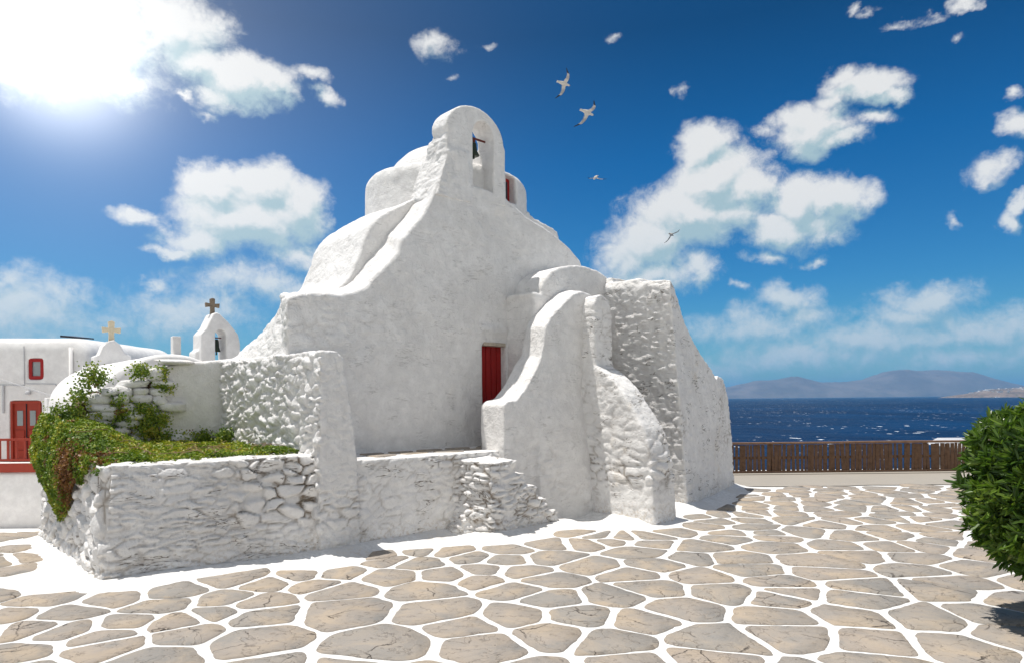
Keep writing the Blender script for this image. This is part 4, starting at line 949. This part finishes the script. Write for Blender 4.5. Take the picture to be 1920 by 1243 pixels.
# ---------------------------------------------------------------- vaulted chapel behind the planter
CB = (-7.44, 15.0)
cb = empty('chapel', (CB[0], CB[1], -.5), ANG, 'small white barrel-vaulted chapel with stepped gable and pale cross', 'chapel')
def cz(z): return z + .5
def varc(a, b, z0, n=17): return [(-a, cz(-.9))] + [(-a * math.cos(q), cz(z0 + b * math.sin(q))) for q in np.linspace(0, math.pi, n)] + [(a, cz(-.9))]
cv = Shape().prism(varc(1.50, 1.25, 2.12), 0, -5.5); cv.prism(varc(1.25, 1.03, 2.30), .06, -.1)
link('vault', solid(cv, .05, 4, lambda p, n: (.02 * fbm(p * 1.1, 3, 211), 0 * p[:, 0])), M['far'], cb)
stp = [(-1.5,-.4),(-1.5,2.47),(-1.08,2.47),(-1.07,2.76),(-.89,2.76),(-.89,3.05),(-.64,3.05),(-.64,3.34),(-.42,3.35),(-.42,3.60),(-.30,3.63),(-.21,3.88),(-.06,4.03),(.06,4.06),(.22,3.94),(.33,3.70),(.50,3.62),(.50,3.34),(.75,3.34),(.75,3.0),(1.0,3.0),(1.0,-.4)]
link('stepped_gable', solid(Shape().prism([(s, cz(z)) for s, z in stp], -5.3, -5.75), .03, 2, lambda p, n: (.008 * fbm(p * 2, 3, 212), 0 * p[:, 0])), M['far'], cb)
def cross(cx, y, z0, h, arm, th, dep, mat, par):
    pr = [(-.32,0),(-.26,.35),(-.30,.50),(-.95,.44),(-1.0,.72),(-.30,.68),(-.34,.98),(0,1.04),(.34,.98),(.30,.68),(1.0,.72),(.95,.44),(.30,.50),(.26,.35),(.32,0)]
    return Shape().loft([(cx + a * arm, y - dep, z0 + b_ * h) for a, b_ in pr], [(cx + a * arm, y + dep, z0 + b_ * h) for a, b_ in pr]).obj('cross', mat, par, bevel=.006)
cross(.04, 5.5, cz(4.0), .58, .23, 1, .05, M['creamstone'], cb)
Shape().box(.04, .21, .12, .30, cz(3.25), cz(3.78)).obj('chimney', M['far'], cb, bevel=.015)
# bell gable of the neighbouring chapel
BB = (-7.41, 17.0)
bb = empty('chapel', (BB[0], BB[1], -.8), ANG, 'little white chapel with arched bell gable and dark stone cross', 'chapel')
zz_ = lambda z: z + .8
Shape().box(-1.3, 2.2, -.2, 3.5, zz_(-1.3), zz_(3.1)).obj('wall', M['far'], bb, bevel=.08)
gb = Shape().prism([(-.36, zz_(2.6)), (-.34, zz_(3.98))] + [(-.20, zz_(4.14)), (-.03, zz_(4.50)), (.05, zz_(4.54)), (.13, zz_(4.50)), (.34, zz_(4.30)), (.57, zz_(4.02)), (.62, zz_(3.80)), (.62, zz_(2.6))], .1, -.5)
gb.prism([(-.44, zz_(2.6)), (-.44, zz_(3.55)), (-.34, zz_(3.6)), (-.3, zz_(2.6))], -.02, -.5)
gcut = Shape().prism([(.0, zz_(3.0)), (.0, zz_(3.95))] + [(.135 - .135 * math.cos(a), zz_(3.97 + .15 * math.sin(a))) for a in np.linspace(.3, math.pi - .3, 6)] + [(.27, zz_(3.95)), (.27, zz_(3.0))], .5, -.9)
link('bell_gable', solid(gb, .022, 3, lambda p, n: (.006 * fbm(p * 2, 3, 213), 0 * p[:, 0]), gcut, 1), M['far'], bb)
cross(.04, .2, zz_(4.5), .40, .17, 1, .045, M['greystone'], bb)
b_b = Shape().lathe([(.001, .32), (.045, .31), (.06, .26), (.065, .12), (.10, .0), (.001, .01)], 16, (.13, .2, zz_(3.58))).obj('bell', M['bronze'], bb, smooth=True)
Shape().tube([(.02, .2, zz_(3.93)), (.25, .2, zz_(3.93))], .015).obj('bar', M['iron'], b_b)
Shape().tube([(.13, .2, zz_(3.62)), (.13, .2, zz_(3.50))], [.01, .02]).obj('clapper', M['bronze'], b_b)

# ---------------------------------------------------------------- gulls
def gull_mat():
    m, t, b = new_mat('gull feathers'); o = t.new('ShaderNodeAttribute', attribute_name='span').outputs['Fac']
    c = t.mix(t.ramp(o, .66, .74), (.66, .61, .54, 1), (.02, .02, .022, 1)); c = t.mix(t.math('MULTIPLY', t.ramp(o, .25, .4), t.ramp(o, .74, .5)), c, (.42, .40, .38, 1)); c = t.mix(t.ramp(o, -.5, -.9), c, (.65, .38, .05, 1))
    t.put(b.inputs['Base Color'], c); b.inputs['Roughness'].default_value = .8; return m
M['gull'] = gull_mat()
def gull(loc, rot, lift_l, lift_r, sweep, sc, label):
    S = Shape()   # along +x, wings along y
    S.rings([[(x, w_ * math.cos(a), z + h * math.sin(a)) for a in np.linspace(0, 2 * math.pi, 12, endpoint=False)] for x, w_, h, z in ((-.34,.055,.012,.0),(-.24,.045,.022,0),(-.12,.065,.06,-.01),(.02,.085,.08,-.015),(.14,.075,.07,-.005),(.21,.045,.048,.02),(.26,.042,.044,.032),(.30,.036,.036,.03),(.325,.018,.018,.022),(.365,.009,.010,.012))])
    for sgn, lift in ((1, lift_l), (-1, lift_r)):
        rs_ = []
        for u, chd, xo, dz in ((.02,.20,.02,0),(.18,.20,.05,.45),(.38,.17,.05,.85),(.58,.13,-.02,1.0),(.76,.075,-.11 - sweep,.95),(.90,.02,-.20 - sweep,.85)):
            yy = sgn * u * .72; zz = lift * dz * u * .9 + .02
            chd *= 1.3; rs_.append([(xo + chd * .5, yy, zz), (xo + chd * .2, yy, zz + .014), (xo - chd * .5, yy, zz + .002), (xo + chd * .1, yy, zz - .010)])
        S.rings(rs_)
    me = solid(S, .011, 1); co = vco(me); sp = np.abs(co[:, 1]) / .65; sp = np.where((co[:, 0] > .318) & (sp < .1), -1, sp)
    at = me.attributes.new('span', 'FLOAT', 'POINT'); at.data.foreach_set('value', sp.astype(np.float32))
    f = Vector(rot[0]).normalized(); wv_ = Vector(rot[1]); wv_ = (wv_ - f * wv_.dot(f)).normalized(); u = f.cross(wv_)
    mat = Matrix((f, wv_, u)).transposed().to_4x4()
    o = link('gull', me, M['gull'], None); o.matrix_world = Matrix.Translation(loc) @ mat @ Matrix.Scale(sc, 4); tag(o, label, 'gull', 'gulls flying beside the bell arch'); return o
def skyp(px, py, d):
    a, t_ = sky_dir(px, py); return (d * math.tan(a), d, CAM_H + t_ * d / math.cos(a))
gull(skyp(1056, 157, 31), ((.85, .5, -.05), (.40, -.55, .85)), .28, .28, .05, 1.05, 'highest gull, wings held nearly upright, black wingtips')
gull(skyp(1100, 211, 31), ((.80, .58, -.05), (.80, -.5, .52)), .30, .22, .05, 1.2, 'largest-looking gull with spread wings, just below the highest one')
gull(skyp(1117, 333, 36), ((-.3, .95, 0), (.95, .3, .03)), .15, .15, .02, .85, 'gull seen edge-on against plain blue sky, above the right roof slope')
gull(skyp(1258, 440, 44), ((.6, .8, 0), (.8, -.3, .62)), .35, .25, 0, 1.0, 'small distant gull in front of the big white cloud')

# ---------------------------------------------------------------- air
hz = Shape().box(-16500, 16500, -200, 16500, -21, 275)
m = bpy.data.materials.new('sea haze'); m.use_nodes = True; t = NT(m.node_tree)
for n_ in list(t.n): t.n.remove(n_)
o_ = t.new('ShaderNodeOutputMaterial'); v_ = t.new('ShaderNodeVolumePrincipled'); v_.inputs['Color'].default_value = (.22, .56, 1.0, 1); v_.inputs['Density'].default_value = 1.25e-4; v_.inputs['Anisotropy'].default_value = .0
t.l.new(v_.outputs[0], o_.inputs['Volume'])
if HAZE:
    tag(hz.obj('haze', m, None), kind='stuff')
